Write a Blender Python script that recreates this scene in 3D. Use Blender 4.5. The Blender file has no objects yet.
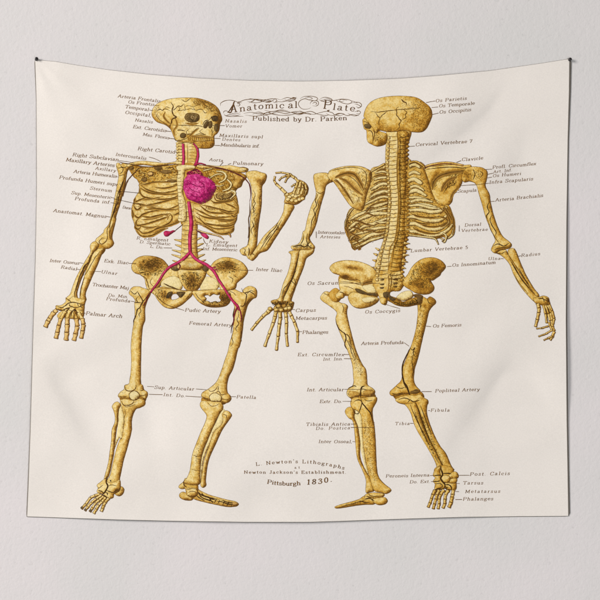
import bpy, math, random
import numpy as np
from mathutils import Vector

random.seed(7)
RNG = np.random.default_rng(11)
S = bpy.context.scene
COL = S.collection

# ------------------------------------------------------------------ camera, light, exposure
PX = 0.0025            # one photo pixel in metres, measured on the wall
D = 3.2                # camera distance from the wall
cam = bpy.data.cameras.new("camera")
cam.sensor_width = 36.0
cam.lens = 36.0 * D / (600 * PX)
cam.clip_end = 100
cam_o = bpy.data.objects.new("camera", cam)
cam_o.location = (0, -D, 0)
cam_o.rotation_euler = (math.radians(90), 0, 0)
COL.objects.link(cam_o)
S.camera = cam_o

W = bpy.data.worlds.new("World")
S.world = W
W.use_nodes = True
bg = W.node_tree.nodes["Background"]
bg.inputs[0].default_value = (0.97, 0.98, 1.0, 1)
bg.inputs[1].default_value = 0.20


def area(name, loc, target, size, power, col):
    l = bpy.data.lights.new(name, 'AREA')
    l.shape = 'DISK'
    l.size = size
    l.energy = power
    l.color = col
    o = bpy.data.objects.new(name, l)
    o.location = loc
    o.rotation_euler = (Vector(target) - Vector(loc)).to_track_quat('-Z', 'Y').to_euler()
    COL.objects.link(o)
    return o


area("key_light", (-7.6, -6.2, 3.0), (0, 0, 0), 4.2, 1010, (1.0, 0.965, 0.945))  # key lamp from upper left, set at a slant so the folds show
area("fill_light", (1.2, -5.0, -1.2), (0, 0, -0.6), 2.6, 92, (0.97, 0.985, 1.0))  # cool fill lamp added low in front

S.view_settings.view_transform = 'Standard'
S.view_settings.look = 'None'
S.view_settings.exposure = 0.0
S.view_settings.gamma = 1.0
S.render.engine = 'CYCLES'


# ------------------------------------------------------------------ small maths helpers
def lin(c):
    c = np.asarray(c, float) / 255.0
    return np.where(c <= 0.04045, c / 12.92, ((c + 0.055) / 1.055) ** 2.4)


def _hash(ix, iy, s):
    n = (ix * 374761393 + iy * 668265263 + s * 974634777) & 0x7fffffff
    n = ((n ^ (n >> 13)) * 1274126177) & 0x7fffffff
    return ((n ^ (n >> 16)) & 0xffff) / 65535.0


def vnoise(x, y, s=0):
    x = np.asarray(x, float); y = np.asarray(y, float)
    ix = np.floor(x).astype(np.int64); iy = np.floor(y).astype(np.int64)
    fx = x - ix; fy = y - iy
    fx = fx * fx * (3 - 2 * fx); fy = fy * fy * (3 - 2 * fy)
    a = _hash(ix, iy, s); b = _hash(ix + 1, iy, s)
    c = _hash(ix, iy + 1, s); d = _hash(ix + 1, iy + 1, s)
    return (a * (1 - fx) + b * fx) * (1 - fy) + (c * (1 - fx) + d * fx) * fy


# the four edges of the cloth, in photo pixels
TOP = np.array([(35.2, 60), (55, 61.6), (75, 65), (110, 70.2), (150, 74.6), (200, 78.4), (250, 80.7), (300, 81.4),
                (350, 80.6), (400, 78.6), (440, 75.6), (490, 70.8), (540, 63.6), (569.2, 59)])
BOT = np.array([(27.2, 516.4), (70, 517.9), (120, 519.6), (170, 520.8), (245, 521.9), (310, 521.9), (340, 521.0),
                (390, 519.2), (440, 517.6), (465, 516.9), (520, 516.2), (568.2, 515.9)])
LEF = np.array([(35.2, 60), (36.6, 100), (36.9, 190), (35.6, 260), (33.4, 330), (30.6, 430), (28.4, 490), (27.2, 516.4)])
RIG = np.array([(569.2, 59), (568.9, 90), (567.6, 140), (566.4, 220), (565.8, 320), (566.6, 420), (567.8, 490), (568.2, 515.9)])


def curve_at(c, key, t):
    return np.interp(t, c[:, key], c[:, 0]), np.interp(t, c[:, key], c[:, 1])


def coons(u, v):
    """u, v in 0..1 -> photo pixels on the cloth"""
    tx = TOP[0, 0] + u * (TOP[-1, 0] - TOP[0, 0]); bx = BOT[0, 0] + u * (BOT[-1, 0] - BOT[0, 0])
    ly = LEF[0, 1] + v * (LEF[-1, 1] - LEF[0, 1]); ry = RIG[0, 1] + v * (RIG[-1, 1] - RIG[0, 1])
    ty = np.interp(tx, TOP[:, 0], TOP[:, 1]); by = np.interp(bx, BOT[:, 0], BOT[:, 1])
    lx = np.interp(ly, LEF[:, 1], LEF[:, 0]); rx = np.interp(ry, RIG[:, 1], RIG[:, 0])
    c00 = TOP[0]; c10 = TOP[-1]; c01 = BOT[0]; c11 = BOT[-1]
    X = (1 - v) * tx + v * bx + (1 - u) * lx + u * rx - ((1 - u) * (1 - v) * c00[0] + u * (1 - v) * c10[0] + (1 - u) * v * c01[0] + u * v * c11[0])
    Y = (1 - v) * ty + v * by + (1 - u) * ly + u * ry - ((1 - u) * (1 - v) * c00[1] + u * (1 - v) * c10[1] + (1 - u) * v * c01[1] + u * v * c11[1])
    return X, Y


def drop(x, y, ox, oy, dx, dy, amp, w0, wg, t0, t1, rec=75.0):
    """a fold: along a line from (ox, oy) the cloth falls back towards the wall on the line's right"""
    n = math.hypot(dx, dy); dx /= n; dy /= n
    t = (x - ox) * dx + (y - oy) * dy
    s = (x - ox) * dy - (y - oy) * dx
    w = w0 + wg * np.clip(t, 0, None)
    f = np.clip((t - t0) / 40.0, 0, 1) * np.clip((t1 - t) / (0.6 * (t1 - t0)), 0, 1)
    f = f * f * (3 - 2 * f)
    return amp * f * (0.5 + 0.5 * np.tanh(s / w)) * np.exp(-np.clip(s, 0, None) / rec)


def cloth_h(x, y):
    """how far the cloth stands off the wall, metres"""
    x = np.asarray(x, float); y = np.asarray(y, float)
    h = 18.5 + 6.5 * (vnoise(x / 92.0, y / 118.0, 3) - 0.5) + 4.2 * (vnoise(x / 41.0 + y / 90.0, y / 55.0, 5) - 0.5)
    h = h + 0.5 * (vnoise(x / 19.0, y / 25.0, 6) - 0.5)
    h = h - drop(x, y, 560, 50, -0.76, 0.65, 15.0, 7, 0.05, -15, 240, 26.0)
    h = h - drop(x, y, 582, 59, -0.54, 0.84, 15.0, 11, 0.08, -35, 250, 90.0)
    h = h - drop(x, y, 532, 332, -0.58, 0.815, 18.0, 14, 0.03, 18, 200)
    h = h - drop(x, y, 50, 372, 0.50, 0.86, 15.0, 10, 0.03, -20, 150)
    h = h - drop(x, y, 52, 72, 0.72, 0.70, 7.5, 9, 0.08, 0, 160)
    h = h - drop(x, y, 30, 110, 0.60, 0.80, -4.0, 9, 0.08, 0, 170)
    h = h - drop(x, y, 128, 360, 0.22, 0.97, 10.0, 11, 0.03, 10, 150)
    h = h - drop(x, y, 455, 495, 0.96, -0.28, 4.5, 11, 0.03, -20, 140)
    for d, r, a in ((567 - x, 130.0, 9.0), (x - 32, 100.0, 6.5), (519 - y, 80.0, 9.5), (y - 72, 60.0, 8.0)):
        q = 1 - np.clip(d / r, 0, 1)
        h = h - a * q * q * (3 - 2 * q)
    # the corners are pinned close to the wall
    for px, py in ((35, 60), (569, 59)):
        r = np.hypot(x - px, y - py)
        th = np.arctan2(y - py, np.abs(x - px) + 1e-6)
        h = h + 1.5 * np.sin(th * 11.0 + 0.7) * np.clip(r / 14.0, 0, 1) * np.exp(-r / 42.0)
        h = h - 2.2 * np.exp(-(r / 26.0) ** 2)
    return (2.4 + np.logaddexp(0, (h - 2.4) * 1.2) / 1.2) * 0.001


def world(px, py, off_mm):
    off = cloth_h(px, py) + np.asarray(off_mm) * 0.001
    k = PX * (D - off) / D
    return np.stack([(np.asarray(px) - 300) * k, -off, (300 - np.asarray(py)) * k], axis=1)


# ------------------------------------------------------------------ materials
def new_mat(name):
    m = bpy.data.materials.new(name)
    m.use_nodes = True
    return m, m.node_tree.nodes, m.node_tree.links


def weave_bump(nd, lk, bsdf, strength=0.12):
    tc = nd.new('ShaderNodeTexCoord')
    w1 = nd.new('ShaderNodeTexWave'); w1.wave_type = 'BANDS'; w1.bands_direction = 'X'
    w2 = nd.new('ShaderNodeTexWave'); w2.wave_type = 'BANDS'; w2.bands_direction = 'Z'
    for w in (w1, w2):
        w.inputs['Scale'].default_value = 210
        w.inputs['Distortion'].default_value = 1.6
        w.inputs['Detail'].default_value = 2
        lk.new(tc.outputs['Object'], w.inputs['Vector'])
    n = nd.new('ShaderNodeTexNoise'); n.inputs['Scale'].default_value = 260; n.inputs['Detail'].default_value = 3
    lk.new(tc.outputs['Object'], n.inputs['Vector'])
    a = nd.new('ShaderNodeMath'); a.operation = 'ADD'
    b = nd.new('ShaderNodeMath'); b.operation = 'ADD'
    lk.new(w1.outputs['Fac'], a.inputs[0]); lk.new(w2.outputs['Fac'], a.inputs[1])
    lk.new(a.outputs[0], b.inputs[0]); lk.new(n.outputs['Fac'], b.inputs[1])
    bp = nd.new('ShaderNodeBump')
    bp.inputs['Strength'].default_value = strength
    bp.inputs['Distance'].default_value = 0.0008
    lk.new(b.outputs[0], bp.inputs['Height'])
    lk.new(bp.outputs[0], bsdf.inputs['Normal'])
    return tc, b


CLOTH_RGB = (0.80, 0.745, 0.684)


def cloth_material():
    m, nd, lk = new_mat("cream_cloth")
    b = nd["Principled BSDF"]
    tc, weave = weave_bump(nd, lk, b, 0.16)
    n = nd.new('ShaderNodeTexNoise'); n.inputs['Scale'].default_value = 5; n.inputs['Detail'].default_value = 6
    lk.new(tc.outputs['Object'], n.inputs['Vector'])
    r = nd.new('ShaderNodeValToRGB')
    r.color_ramp.elements[0].position = 0.3; r.color_ramp.elements[1].position = 0.75
    r.color_ramp.elements[0].color = tuple(c * 0.965 for c in CLOTH_RGB) + (1,)
    r.color_ramp.elements[1].color = tuple(c * 1.02 for c in CLOTH_RGB) + (1,)
    lk.new(n.outputs['Fac'], r.inputs['Fac'])
    n2 = nd.new('ShaderNodeTexNoise'); n2.inputs['Scale'].default_value = 330; n2.inputs['Detail'].default_value = 2
    lk.new(tc.outputs['Object'], n2.inputs['Vector'])
    mr = nd.new('ShaderNodeMapRange'); mr.inputs[1].default_value = 0.25; mr.inputs[2].default_value = 0.75
    mr.inputs[3].default_value = 0.93; mr.inputs[4].default_value = 1.02
    lk.new(n2.outputs['Fac'], mr.inputs[0])
    mx = nd.new('ShaderNodeMix'); mx.data_type = 'RGBA'; mx.blend_type = 'MULTIPLY'; mx.inputs[0].default_value = 1
    lk.new(r.outputs[0], mx.inputs[6]); lk.new(mr.outputs[0], mx.inputs[7])
    lk.new(mx.outputs[2], b.inputs['Base Color'])
    b.inputs['Roughness'].default_value = 0.9
    b.inputs['Specular IOR Level'].default_value = 0.12
    b.inputs['Sheen Weight'].default_value = 0.05
    return m


def print_material():
    m, nd, lk = new_mat("printed_ink")
    b = nd["Principled BSDF"]
    tc, weave = weave_bump(nd, lk, b, 0.14)
    at = nd.new('ShaderNodeAttribute'); at.attribute_name = "print_colour"
    n = nd.new('ShaderNodeTexNoise'); n.inputs['Scale'].default_value = 300; n.inputs['Detail'].default_value = 4
    lk.new(tc.outputs['Object'], n.inputs['Vector'])
    mr = nd.new('ShaderNodeMapRange'); mr.inputs[1].default_value = 0.25; mr.inputs[2].default_value = 0.75
    mr.inputs[3].default_value = 0.80; mr.inputs[4].default_value = 1.14
    lk.new(n.outputs['Fac'], mr.inputs[0])
    mx = nd.new('ShaderNodeMix'); mx.data_type = 'RGBA'; mx.blend_type = 'MULTIPLY'; mx.inputs[0].default_value = 1
    lk.new(at.outputs['Color'], mx.inputs[6]); lk.new(mr.outputs[0], mx.inputs[7])
    lk.new(mx.outputs[2], b.inputs['Base Color'])
    b.inputs['Roughness'].default_value = 0.88
    b.inputs['Specular IOR Level'].default_value = 0.1
    return m


def edge_shade_material():
    m, nd, lk = new_mat("taupe_edge_shade")
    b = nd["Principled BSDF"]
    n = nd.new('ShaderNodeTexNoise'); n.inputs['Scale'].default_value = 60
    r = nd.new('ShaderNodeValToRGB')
    r.color_ramp.elements[0].color = (0.11, 0.095, 0.078, 1); r.color_ramp.elements[1].color = (0.24, 0.21, 0.175, 1)  # dark taupe paints in the shadow along the cloth's edge
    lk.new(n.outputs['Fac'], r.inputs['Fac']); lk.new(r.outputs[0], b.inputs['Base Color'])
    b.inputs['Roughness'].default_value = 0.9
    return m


def wall_material():
    m, nd, lk = new_mat("stippled_plaster")
    b = nd["Principled BSDF"]
    tc = nd.new('ShaderNodeTexCoord')
    big = nd.new('ShaderNodeTexNoise'); big.inputs['Scale'].default_value = 2.6; big.inputs['Detail'].default_value = 5
    mid = nd.new('ShaderNodeTexNoise'); mid.inputs['Scale'].default_value = 78; mid.inputs['Detail'].default_value = 7
    mid.inputs['Roughness'].default_value = 0.62
    fine = nd.new('ShaderNodeTexNoise'); fine.inputs['Scale'].default_value = 230; fine.inputs['Detail'].default_value = 5
    vor = nd.new('ShaderNodeTexVoronoi'); vor.inputs['Scale'].default_value = 130; vor.feature = 'SMOOTH_F1'
    for n in (big, mid, fine, vor):
        lk.new(tc.outputs['Object'], n.inputs['Vector'])
    r = nd.new('ShaderNodeValToRGB')
    r.color_ramp.elements[0].position = 0.35; r.color_ramp.elements[1].position = 0.68
    r.color_ramp.elements[0].color = (0.640, 0.622, 0.604, 1); r.color_ramp.elements[1].color = (0.692, 0.648, 0.643, 1)
    lk.new(big.outputs['Fac'], r.inputs['Fac'])
    # small pits and specks of the plaster
    sp = nd.new('ShaderNodeMapRange'); sp.inputs[1].default_value = 0.26; sp.inputs[2].default_value = 0.40
    sp.inputs[3].default_value = 0.84; sp.inputs[4].default_value = 1.0
    lk.new(mid.outputs['Fac'], sp.inputs[0])
    mx = nd.new('ShaderNodeMix'); mx.data_type = 'RGBA'; mx.blend_type = 'MULTIPLY'; mx.inputs[0].default_value = 1
    lk.new(r.outputs[0], mx.inputs[6]); lk.new(sp.outputs[0], mx.inputs[7])
    lk.new(mx.outputs[2], b.inputs['Base Color'])
    a = nd.new('ShaderNodeMath'); a.operation = 'MULTIPLY_ADD'; a.inputs[1].default_value = 0.35
    lk.new(fine.outputs['Fac'], a.inputs[0]); lk.new(mid.outputs['Fac'], a.inputs[2])
    a2 = nd.new('ShaderNodeMath'); a2.operation = 'MULTIPLY_ADD'; a2.inputs[1].default_value = 0.25
    lk.new(vor.outputs['Distance'], a2.inputs[0]); lk.new(a.outputs[0], a2.inputs[2])
    bp = nd.new('ShaderNodeBump'); bp.inputs['Strength'].default_value = 0.42; bp.inputs['Distance'].default_value = 0.0026
    lk.new(a2.outputs[0], bp.inputs['Height'])
    lk.new(bp.outputs[0], b.inputs['Normal'])
    b.inputs['Roughness'].default_value = 0.92
    b.inputs['Specular IOR Level'].default_value = 0.15
    return m


def pin_material():
    m, nd, lk = new_mat("black_plastic")
    b = nd["Principled BSDF"]
    n = nd.new('ShaderNodeTexNoise'); n.inputs['Scale'].default_value = 400
    r = nd.new('ShaderNodeValToRGB')
    r.color_ramp.elements[0].color = (0.010, 0.008, 0.008, 1); r.color_ramp.elements[1].color = (0.022, 0.017, 0.017, 1)
    lk.new(n.outputs['Fac'], r.inputs['Fac']); lk.new(r.outputs[0], b.inputs['Base Color'])
    b.inputs['Roughness'].default_value = 0.38
    return m


def steel_material():
    m, nd, lk = new_mat("steel")
    b = nd["Principled BSDF"]
    n = nd.new('ShaderNodeTexNoise'); n.inputs['Scale'].default_value = 90
    r = nd.new('ShaderNodeValToRGB')
    r.color_ramp.elements[0].color = (0.3, 0.3, 0.3, 1); r.color_ramp.elements[1].color = (0.5, 0.5, 0.5, 1)
    lk.new(n.outputs['Fac'], r.inputs['Fac']); lk.new(r.outputs[0], b.inputs['Base Color'])
    b.inputs['Metallic'].default_value = 1; b.inputs['Roughness'].default_value = 0.3
    return m


M_CLOTH, M_PRINT, M_EDGE_SHADE, M_WALL, M_PIN, M_STEEL = (cloth_material(), print_material(), edge_shade_material(), wall_material(),
                                                  pin_material(), steel_material())


# ------------------------------------------------------------------ objects
def link_mesh(name, verts, faces, mat, parent=None, smooth=True):
    me = bpy.data.meshes.new(name)
    me.from_pydata([tuple(v) for v in verts], [], [tuple(f) for f in faces])
    me.materials.append(mat)
    if smooth:
        me.polygons.foreach_set("use_smooth", [True] * len(me.polygons))
    me.update()
    o = bpy.data.objects.new(name, me)
    COL.objects.link(o)
    if parent is not None:
        o.parent = parent
    return o


def link_tris(name, V, F, C, parent):
    me = bpy.data.meshes.new(name)
    nv, nf = len(V), len(F)
    me.vertices.add(nv); me.vertices.foreach_set("co", V.astype(np.float32).ravel())
    me.loops.add(nf * 3); me.loops.foreach_set("vertex_index", F.astype(np.int32).ravel())
    me.polygons.add(nf)
    me.polygons.foreach_set("loop_start", np.arange(0, nf * 3, 3, dtype=np.int32))
    me.polygons.foreach_set("use_smooth", np.ones(nf, dtype=bool))
    me.update(calc_edges=True)
    a = me.color_attributes.new("print_colour", 'FLOAT_COLOR', 'POINT')
    a.data.foreach_set("color", np.concatenate([C, np.ones((nv, 1))], axis=1).astype(np.float32).ravel())
    me.materials.append(M_PRINT)
    o = bpy.data.objects.new(name, me)
    COL.objects.link(o)
    o.parent = parent
    return o


# ---- the wall
def build_wall():
    t = 0.12
    v = [(-3, 0, -3), (3, 0, -3), (3, 0, 3), (-3, 0, 3), (-3, t, -3), (3, t, -3), (3, t, 3), (-3, t, 3)]
    f = [(0, 1, 2, 3), (5, 4, 7, 6), (4, 0, 3, 7), (1, 5, 6, 2), (3, 2, 6, 7), (4, 5, 1, 0)]
    o = link_mesh("wall", v, f, M_WALL, smooth=False)
    o["kind"] = "structure"
    return o


build_wall()

# ---- the tapestry: cloth, dark edge strip painted for shade, and everything printed on it
tap = bpy.data.objects.new("wall_tapestry", None)
COL.objects.link(tap)
tap["label"] = "cream cloth tapestry printed with two ochre skeletons, hanging on the wall from two black pins"
tap["category"] = "tapestry"

NU, NV = 267, 229


def build_cloth():
    u, v = np.meshgrid(np.linspace(0, 1, NU), np.linspace(0, 1, NV))
    X, Y = coons(u.ravel(), v.ravel())
    V = world(X, Y, np.zeros(X.size))
    i = np.arange(NU * NV).reshape(NV, NU)
    F = np.stack([i[1:, :-1].ravel(), i[1:, 1:].ravel(), i[:-1, 1:].ravel(), i[:-1, :-1].ravel()], axis=1)
    link_mesh("cloth", V, F, M_CLOTH, tap)


def build_edge_shade():
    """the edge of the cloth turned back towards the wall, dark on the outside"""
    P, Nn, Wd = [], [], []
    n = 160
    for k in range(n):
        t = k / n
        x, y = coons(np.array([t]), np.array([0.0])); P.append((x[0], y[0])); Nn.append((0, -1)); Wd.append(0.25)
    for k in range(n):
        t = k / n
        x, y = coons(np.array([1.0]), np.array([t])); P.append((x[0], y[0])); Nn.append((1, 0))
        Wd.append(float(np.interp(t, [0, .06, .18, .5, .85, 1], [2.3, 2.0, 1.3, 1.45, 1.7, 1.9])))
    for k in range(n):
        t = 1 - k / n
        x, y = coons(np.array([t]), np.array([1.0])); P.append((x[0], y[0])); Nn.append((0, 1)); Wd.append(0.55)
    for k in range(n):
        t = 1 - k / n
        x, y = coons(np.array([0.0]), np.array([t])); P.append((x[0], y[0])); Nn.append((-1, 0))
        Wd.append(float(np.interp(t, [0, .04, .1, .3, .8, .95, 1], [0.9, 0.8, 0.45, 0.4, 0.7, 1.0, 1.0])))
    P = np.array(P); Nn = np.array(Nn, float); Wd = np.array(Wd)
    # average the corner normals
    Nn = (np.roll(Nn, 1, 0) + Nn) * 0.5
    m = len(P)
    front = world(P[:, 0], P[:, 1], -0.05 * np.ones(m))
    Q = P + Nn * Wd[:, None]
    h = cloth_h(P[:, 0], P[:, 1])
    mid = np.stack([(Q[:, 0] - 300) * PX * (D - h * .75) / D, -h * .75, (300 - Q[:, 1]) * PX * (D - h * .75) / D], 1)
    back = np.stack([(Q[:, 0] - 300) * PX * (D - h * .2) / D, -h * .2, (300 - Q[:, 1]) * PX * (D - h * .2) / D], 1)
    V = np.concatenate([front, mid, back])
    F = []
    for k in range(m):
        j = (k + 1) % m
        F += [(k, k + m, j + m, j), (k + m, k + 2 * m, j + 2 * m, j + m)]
    link_mesh("edge_shade_strip", V, F, M_EDGE_SHADE, tap)


build_cloth()
build_edge_shade()

# ------------------------------------------------------------------ printing tools
INK = (98, 65, 22)
RAMP = {
    'ochre': [(0.0, (233, 211, 150)), (0.22, (219, 185, 102)), (0.48, (190, 143, 60)), (0.75, (142, 98, 36)), (1.0, (88, 58, 20))],
    'gold': [(0.0, (230, 202, 130)), (0.22, (214, 173, 82)), (0.48, (188, 137, 47)), (0.75, (142, 96, 28)), (1.0, (86, 56, 16))],
    'pale': [(0.0, (232, 214, 160)), (0.4, (220, 196, 128)), (0.7, (176, 140, 78)), (1.0, (96, 68, 32))],
    'orange': [(0.0, (226, 194, 124)), (0.35, (208, 166, 94)), (0.65, (170, 122, 62)), (1.0, (84, 54, 26))],
    'magenta': [(0.0, (226, 100, 156)), (0.3, (200, 46, 118)), (0.6, (160, 24, 88)), (1.0, (100, 14, 56))],
    'artery': [(0.0, (212, 70, 116)), (0.35, (184, 36, 84)), (0.7, (140, 22, 58)), (1.0, (88, 20, 36))],
    'dark': [(0.0, (150, 118, 66)), (0.4, (116, 86, 42)), (1.0, (62, 46, 22))],
    'hollow': [(0.0, (168, 138, 84)), (0.4, (120, 96, 54)), (1.0, (66, 52, 32))],
}
CLOTH_SRGB = None


def ramp(name, s):
    if name == 'cloth':
        return np.repeat(np.array([CLOTH_RGB]), len(s), 0) * (1 - 0.06 * np.clip(s, 0, 1))[:, None]
    k = RAMP[name]
    xs = [a for a, _ in k]
    cols = np.array([lin(c) for _, c in k]) * 1.04
    s = np.clip(s, 0, 1)
    return np.stack([np.interp(s, xs, cols[:, i]) for i in range(3)], 1)


def pts(s):
    return np.array([[float(q) for q in p.split(',')] for p in s.split()])


class Crop:
    """points read off an enlarged view of the chart: origin and enlargement"""
    def __init__(self, x0, y0, s):
        self.o = np.array([x0, y0], float); self.s = s

    def __call__(self, s):
        return self.o + pts(s) / self.s


def smooth_closed(P, k=5):
    n = len(P)
    out = []
    for i in range(n):
        p0, p1, p2, p3 = P[i - 1], P[i], P[(i + 1) % n], P[(i + 2) % n]
        for j in range(k):
            t = j / k
            a = 0.5 * ((2 * p1) + (-p0 + p2) * t + (2 * p0 - 5 * p1 + 4 * p2 - p3) * t * t + (-p0 + 3 * p1 - 3 * p2 + p3) * t ** 3)
            out.append(a)
    return np.array(out)


def smooth_open(P, k=5):
    n = len(P)
    if n < 3:
        return np.array([P[0] + (P[-1] - P[0]) * t for t in np.linspace(0, 1, 2 + int(np.hypot(*(P[-1] - P[0])) / 4))])
    Q = np.vstack([2 * P[0] - P[1], P, 2 * P[-1] - P[-2]])
    out = []
    for i in range(1, n):
        p0, p1, p2, p3 = Q[i - 1], Q[i], Q[i + 1], Q[i + 2]
        for j in range(k):
            t = j / k
            out.append(0.5 * ((2 * p1) + (-p0 + p2) * t + (2 * p0 - 5 * p1 + 4 * p2 - p3) * t * t + (-p0 + 3 * p1 - 3 * p2 + p3) * t ** 3))
    out.append(P[-1])
    return np.array(out)


def nearest_on(poly, X, closed=True):
    A = poly; B = np.roll(poly, -1, 0)
    if not closed:
        A = A[:-1]; B = B[:-1]
    E = B - A
    L = (E ** 2).sum(1) + 1e-12
    best = np.full(len(X), 1e9); bp = np.zeros_like(X)
    for c in range(0, len(X), 4000):
        x = X[c:c + 4000]
        t = np.clip(((x[:, None, :] - A[None]) * E[None]).sum(2) / L[None], 0, 1)
        q = A[None] + t[..., None] * E[None]
        d = ((x[:, None, :] - q) ** 2).sum(2)
        i = d.argmin(1)
        r = np.arange(len(x))
        best[c:c + 4000] = np.sqrt(d[r, i]); bp[c:c + 4000] = q[r, i]
    return best, bp


def inside(poly, X):
    A = poly; B = np.roll(poly, -1, 0)
    res = np.zeros(len(X), bool)
    for (x0, y0), (x1, y1) in zip(A, B):
        if y0 == y1:
            continue
        c = (y0 > X[:, 1]) != (y1 > X[:, 1])
        xi = x0 + (X[:, 1] - y0) * (x1 - x0) / (y1 - y0)
        res ^= c & (X[:, 0] < xi)
    return res


LIGHT = np.array([-0.80, -0.60])


class Sheet:
    """one printed part: a stack of fills and pen strokes lying on the cloth"""
    def __init__(self, name, base=0.0):
        self.name = name; self.V = []; self.F = []; self.C = []; self.n = 0
        self.z = 0.09 + base * 0.16; self.blobs = []

    def _add(self, xy, F, C, z=None):
        w = world(xy[:, 0], xy[:, 1], np.full(len(xy), self.z if z is None else z))
        self.V.append(w); self.F.append(np.asarray(F) + self.n); self.C.append(C)
        self.n += len(xy)

    def step(self):
        self.z += 0.0028

    def blob(self, *b):
        """cx, cy, rx, ry, turn in degrees, how much darker"""
        self.blobs.append(b)

    def fill(self, P, tone='ochre', edge=None, base=0.14, k=1.0, line=0.75, hatch=0.6, smooth=True, light=LIGHT, rough=1.0, ink=INK, lo=0.45, band=1.0, holes=()):
        poly = smooth_closed(P) if smooth else P
        holes = [smooth_closed(q) for q in holes]
        x0, y0 = poly.min(0) - 0.6; x1, y1 = poly.max(0) + 0.6
        probe = np.stack([g.ravel() for g in np.meshgrid(np.arange(x0, x1, 1.0), np.arange(y0, y1, 1.0))], 1)
        ins = inside(poly, probe)
        if ins.any():
            dmax = nearest_on(poly, probe[ins])[0].max()
        else:
            dmax = 0.5
        g = float(np.clip(dmax * 0.35, 0.22, 0.5))
        xs = np.arange(x0, x1 + g, g); ys = np.arange(y0, y1 + g, g)
        GX, GY = np.meshgrid(xs, ys)
        X = np.stack([GX.ravel(), GY.ravel()], 1)
        ins = inside(poly, X)
        for hp in holes:
            ins &= ~inside(hp, X)
        nx = len(xs); ny = len(ys)
        I = np.arange(nx * ny).reshape(ny, nx)
        q = np.stack([I[:-1, :-1].ravel(), I[:-1, 1:].ravel(), I[1:, 1:].ravel(), I[1:, :-1].ravel()], 1)
        q = q[ins[q].any(1)]
        if not len(q):
            return poly
        used, inv = np.unique(q, return_inverse=True)
        q = inv.reshape(q.shape)
        X = X[used]; ins = ins[used]
        d, bp = nearest_on(poly, X)
        for hp in holes:
            d2, bp2 = nearest_on(hp, X)
            bp = np.where((d2 < d)[:, None], bp2, bp); d = np.minimum(d, d2)
        out = np.where(ins[:, None], bp - X, X - bp)
        out = out / (np.linalg.norm(out, axis=1, keepdims=True) + 1e-9)
        X = np.where(ins[:, None], X, bp)
        d = np.where(ins, d, 0)
        e = edge if edge else float(np.clip(0.85 * dmax, 0.8, 3.6)) * 1.15 * band
        lam = out @ light
        u = np.clip(1 - d / e, 0, 1)
        wide = np.clip(1 - d / (2.4 * e), 0, 1)
        sh = base - 0.065 + k * (u ** 1.5 * (0.17 + 0.50 * np.clip(-lam, 0, 1)) + wide * 0.26 * np.clip(-lam, 0, 1) - 0.08 * wide * np.clip(lam, 0, 1))
        for (cx, cy, rx, ry, rot, amt) in self.blobs:
            c, s = math.cos(math.radians(rot)), math.sin(math.radians(rot))
            dx = X[:, 0] - cx; dy = X[:, 1] - cy
            a = (dx * c + dy * s) / rx; b = (-dx * s + dy * c) / ry
            sh = sh + amt * np.exp(-1.4 * (a * a + b * b))
        nz = vnoise(X[:, 0] / 3.1, X[:, 1] / 3.1, 21) * 0.5 + vnoise(X[:, 0] / 1.3, X[:, 1] / 1.3, 22) * 0.5 - 0.5
        sh = sh + rough * (nz * 0.50 + (RNG.random(len(X)) - 0.5) * (0.14 + 0.30 * np.clip(sh, 0, 1)))
        F = np.concatenate([q[:, [0, 2, 1]], q[:, [0, 3, 2]]])
        self._add(X, F, ramp(tone, sh))
        self.step()
        if hatch > 0:
            self.stipple(X, out, sh, lam, g, hatch)
            self.hatch(poly, dmax, hatch, light, ink)
        if line > 0:
            self.outline(poly, line, light, ink, lo)
            for q in holes:
                self.outline(q, line, -light, ink, 0.6)
        return poly

    def stipple(self, X, out, sh, lam, g, dens):
        """the engraver's dots and dashes, thicker where the drawing is darker"""
        p = np.clip((sh - 0.06) * 1.35, 0.05, 0.85) * 0.95 * g * g * min(1.0, dens + 0.2)
        k = RNG.random(len(X)) < p
        if not k.any():
            return
        P = X[k] + RNG.uniform(-.3, .3, (k.sum(), 2)) * g
        n = len(P)
        T = np.stack([-out[k][:, 1], out[k][:, 0]], 1)
        a = RNG.uniform(-.5, .5, n) + np.where(RNG.random(n) < .5, 0, math.pi / 2)
        T = np.stack([T[:, 0] * np.cos(a) - T[:, 1] * np.sin(a), T[:, 0] * np.sin(a) + T[:, 1] * np.cos(a)], 1)
        N = np.stack([-T[:, 1], T[:, 0]], 1)
        L = RNG.uniform(.25, .95, (n, 1)); w = RNG.uniform(.08, .19, (n, 1))
        xy = np.concatenate([P + T * L * .5, P + N * w, P - T * L * .5, P - N * w])
        i = np.arange(n)
        F = np.concatenate([np.stack([i, i + n, i + 2 * n], 1), np.stack([i, i + 2 * n, i + 3 * n], 1)])
        c = lin((118, 80, 30)) * RNG.uniform(.7, 1.5, (n, 1))
        self._add(xy, F, np.concatenate([c] * 4))
        self.step()

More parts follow.
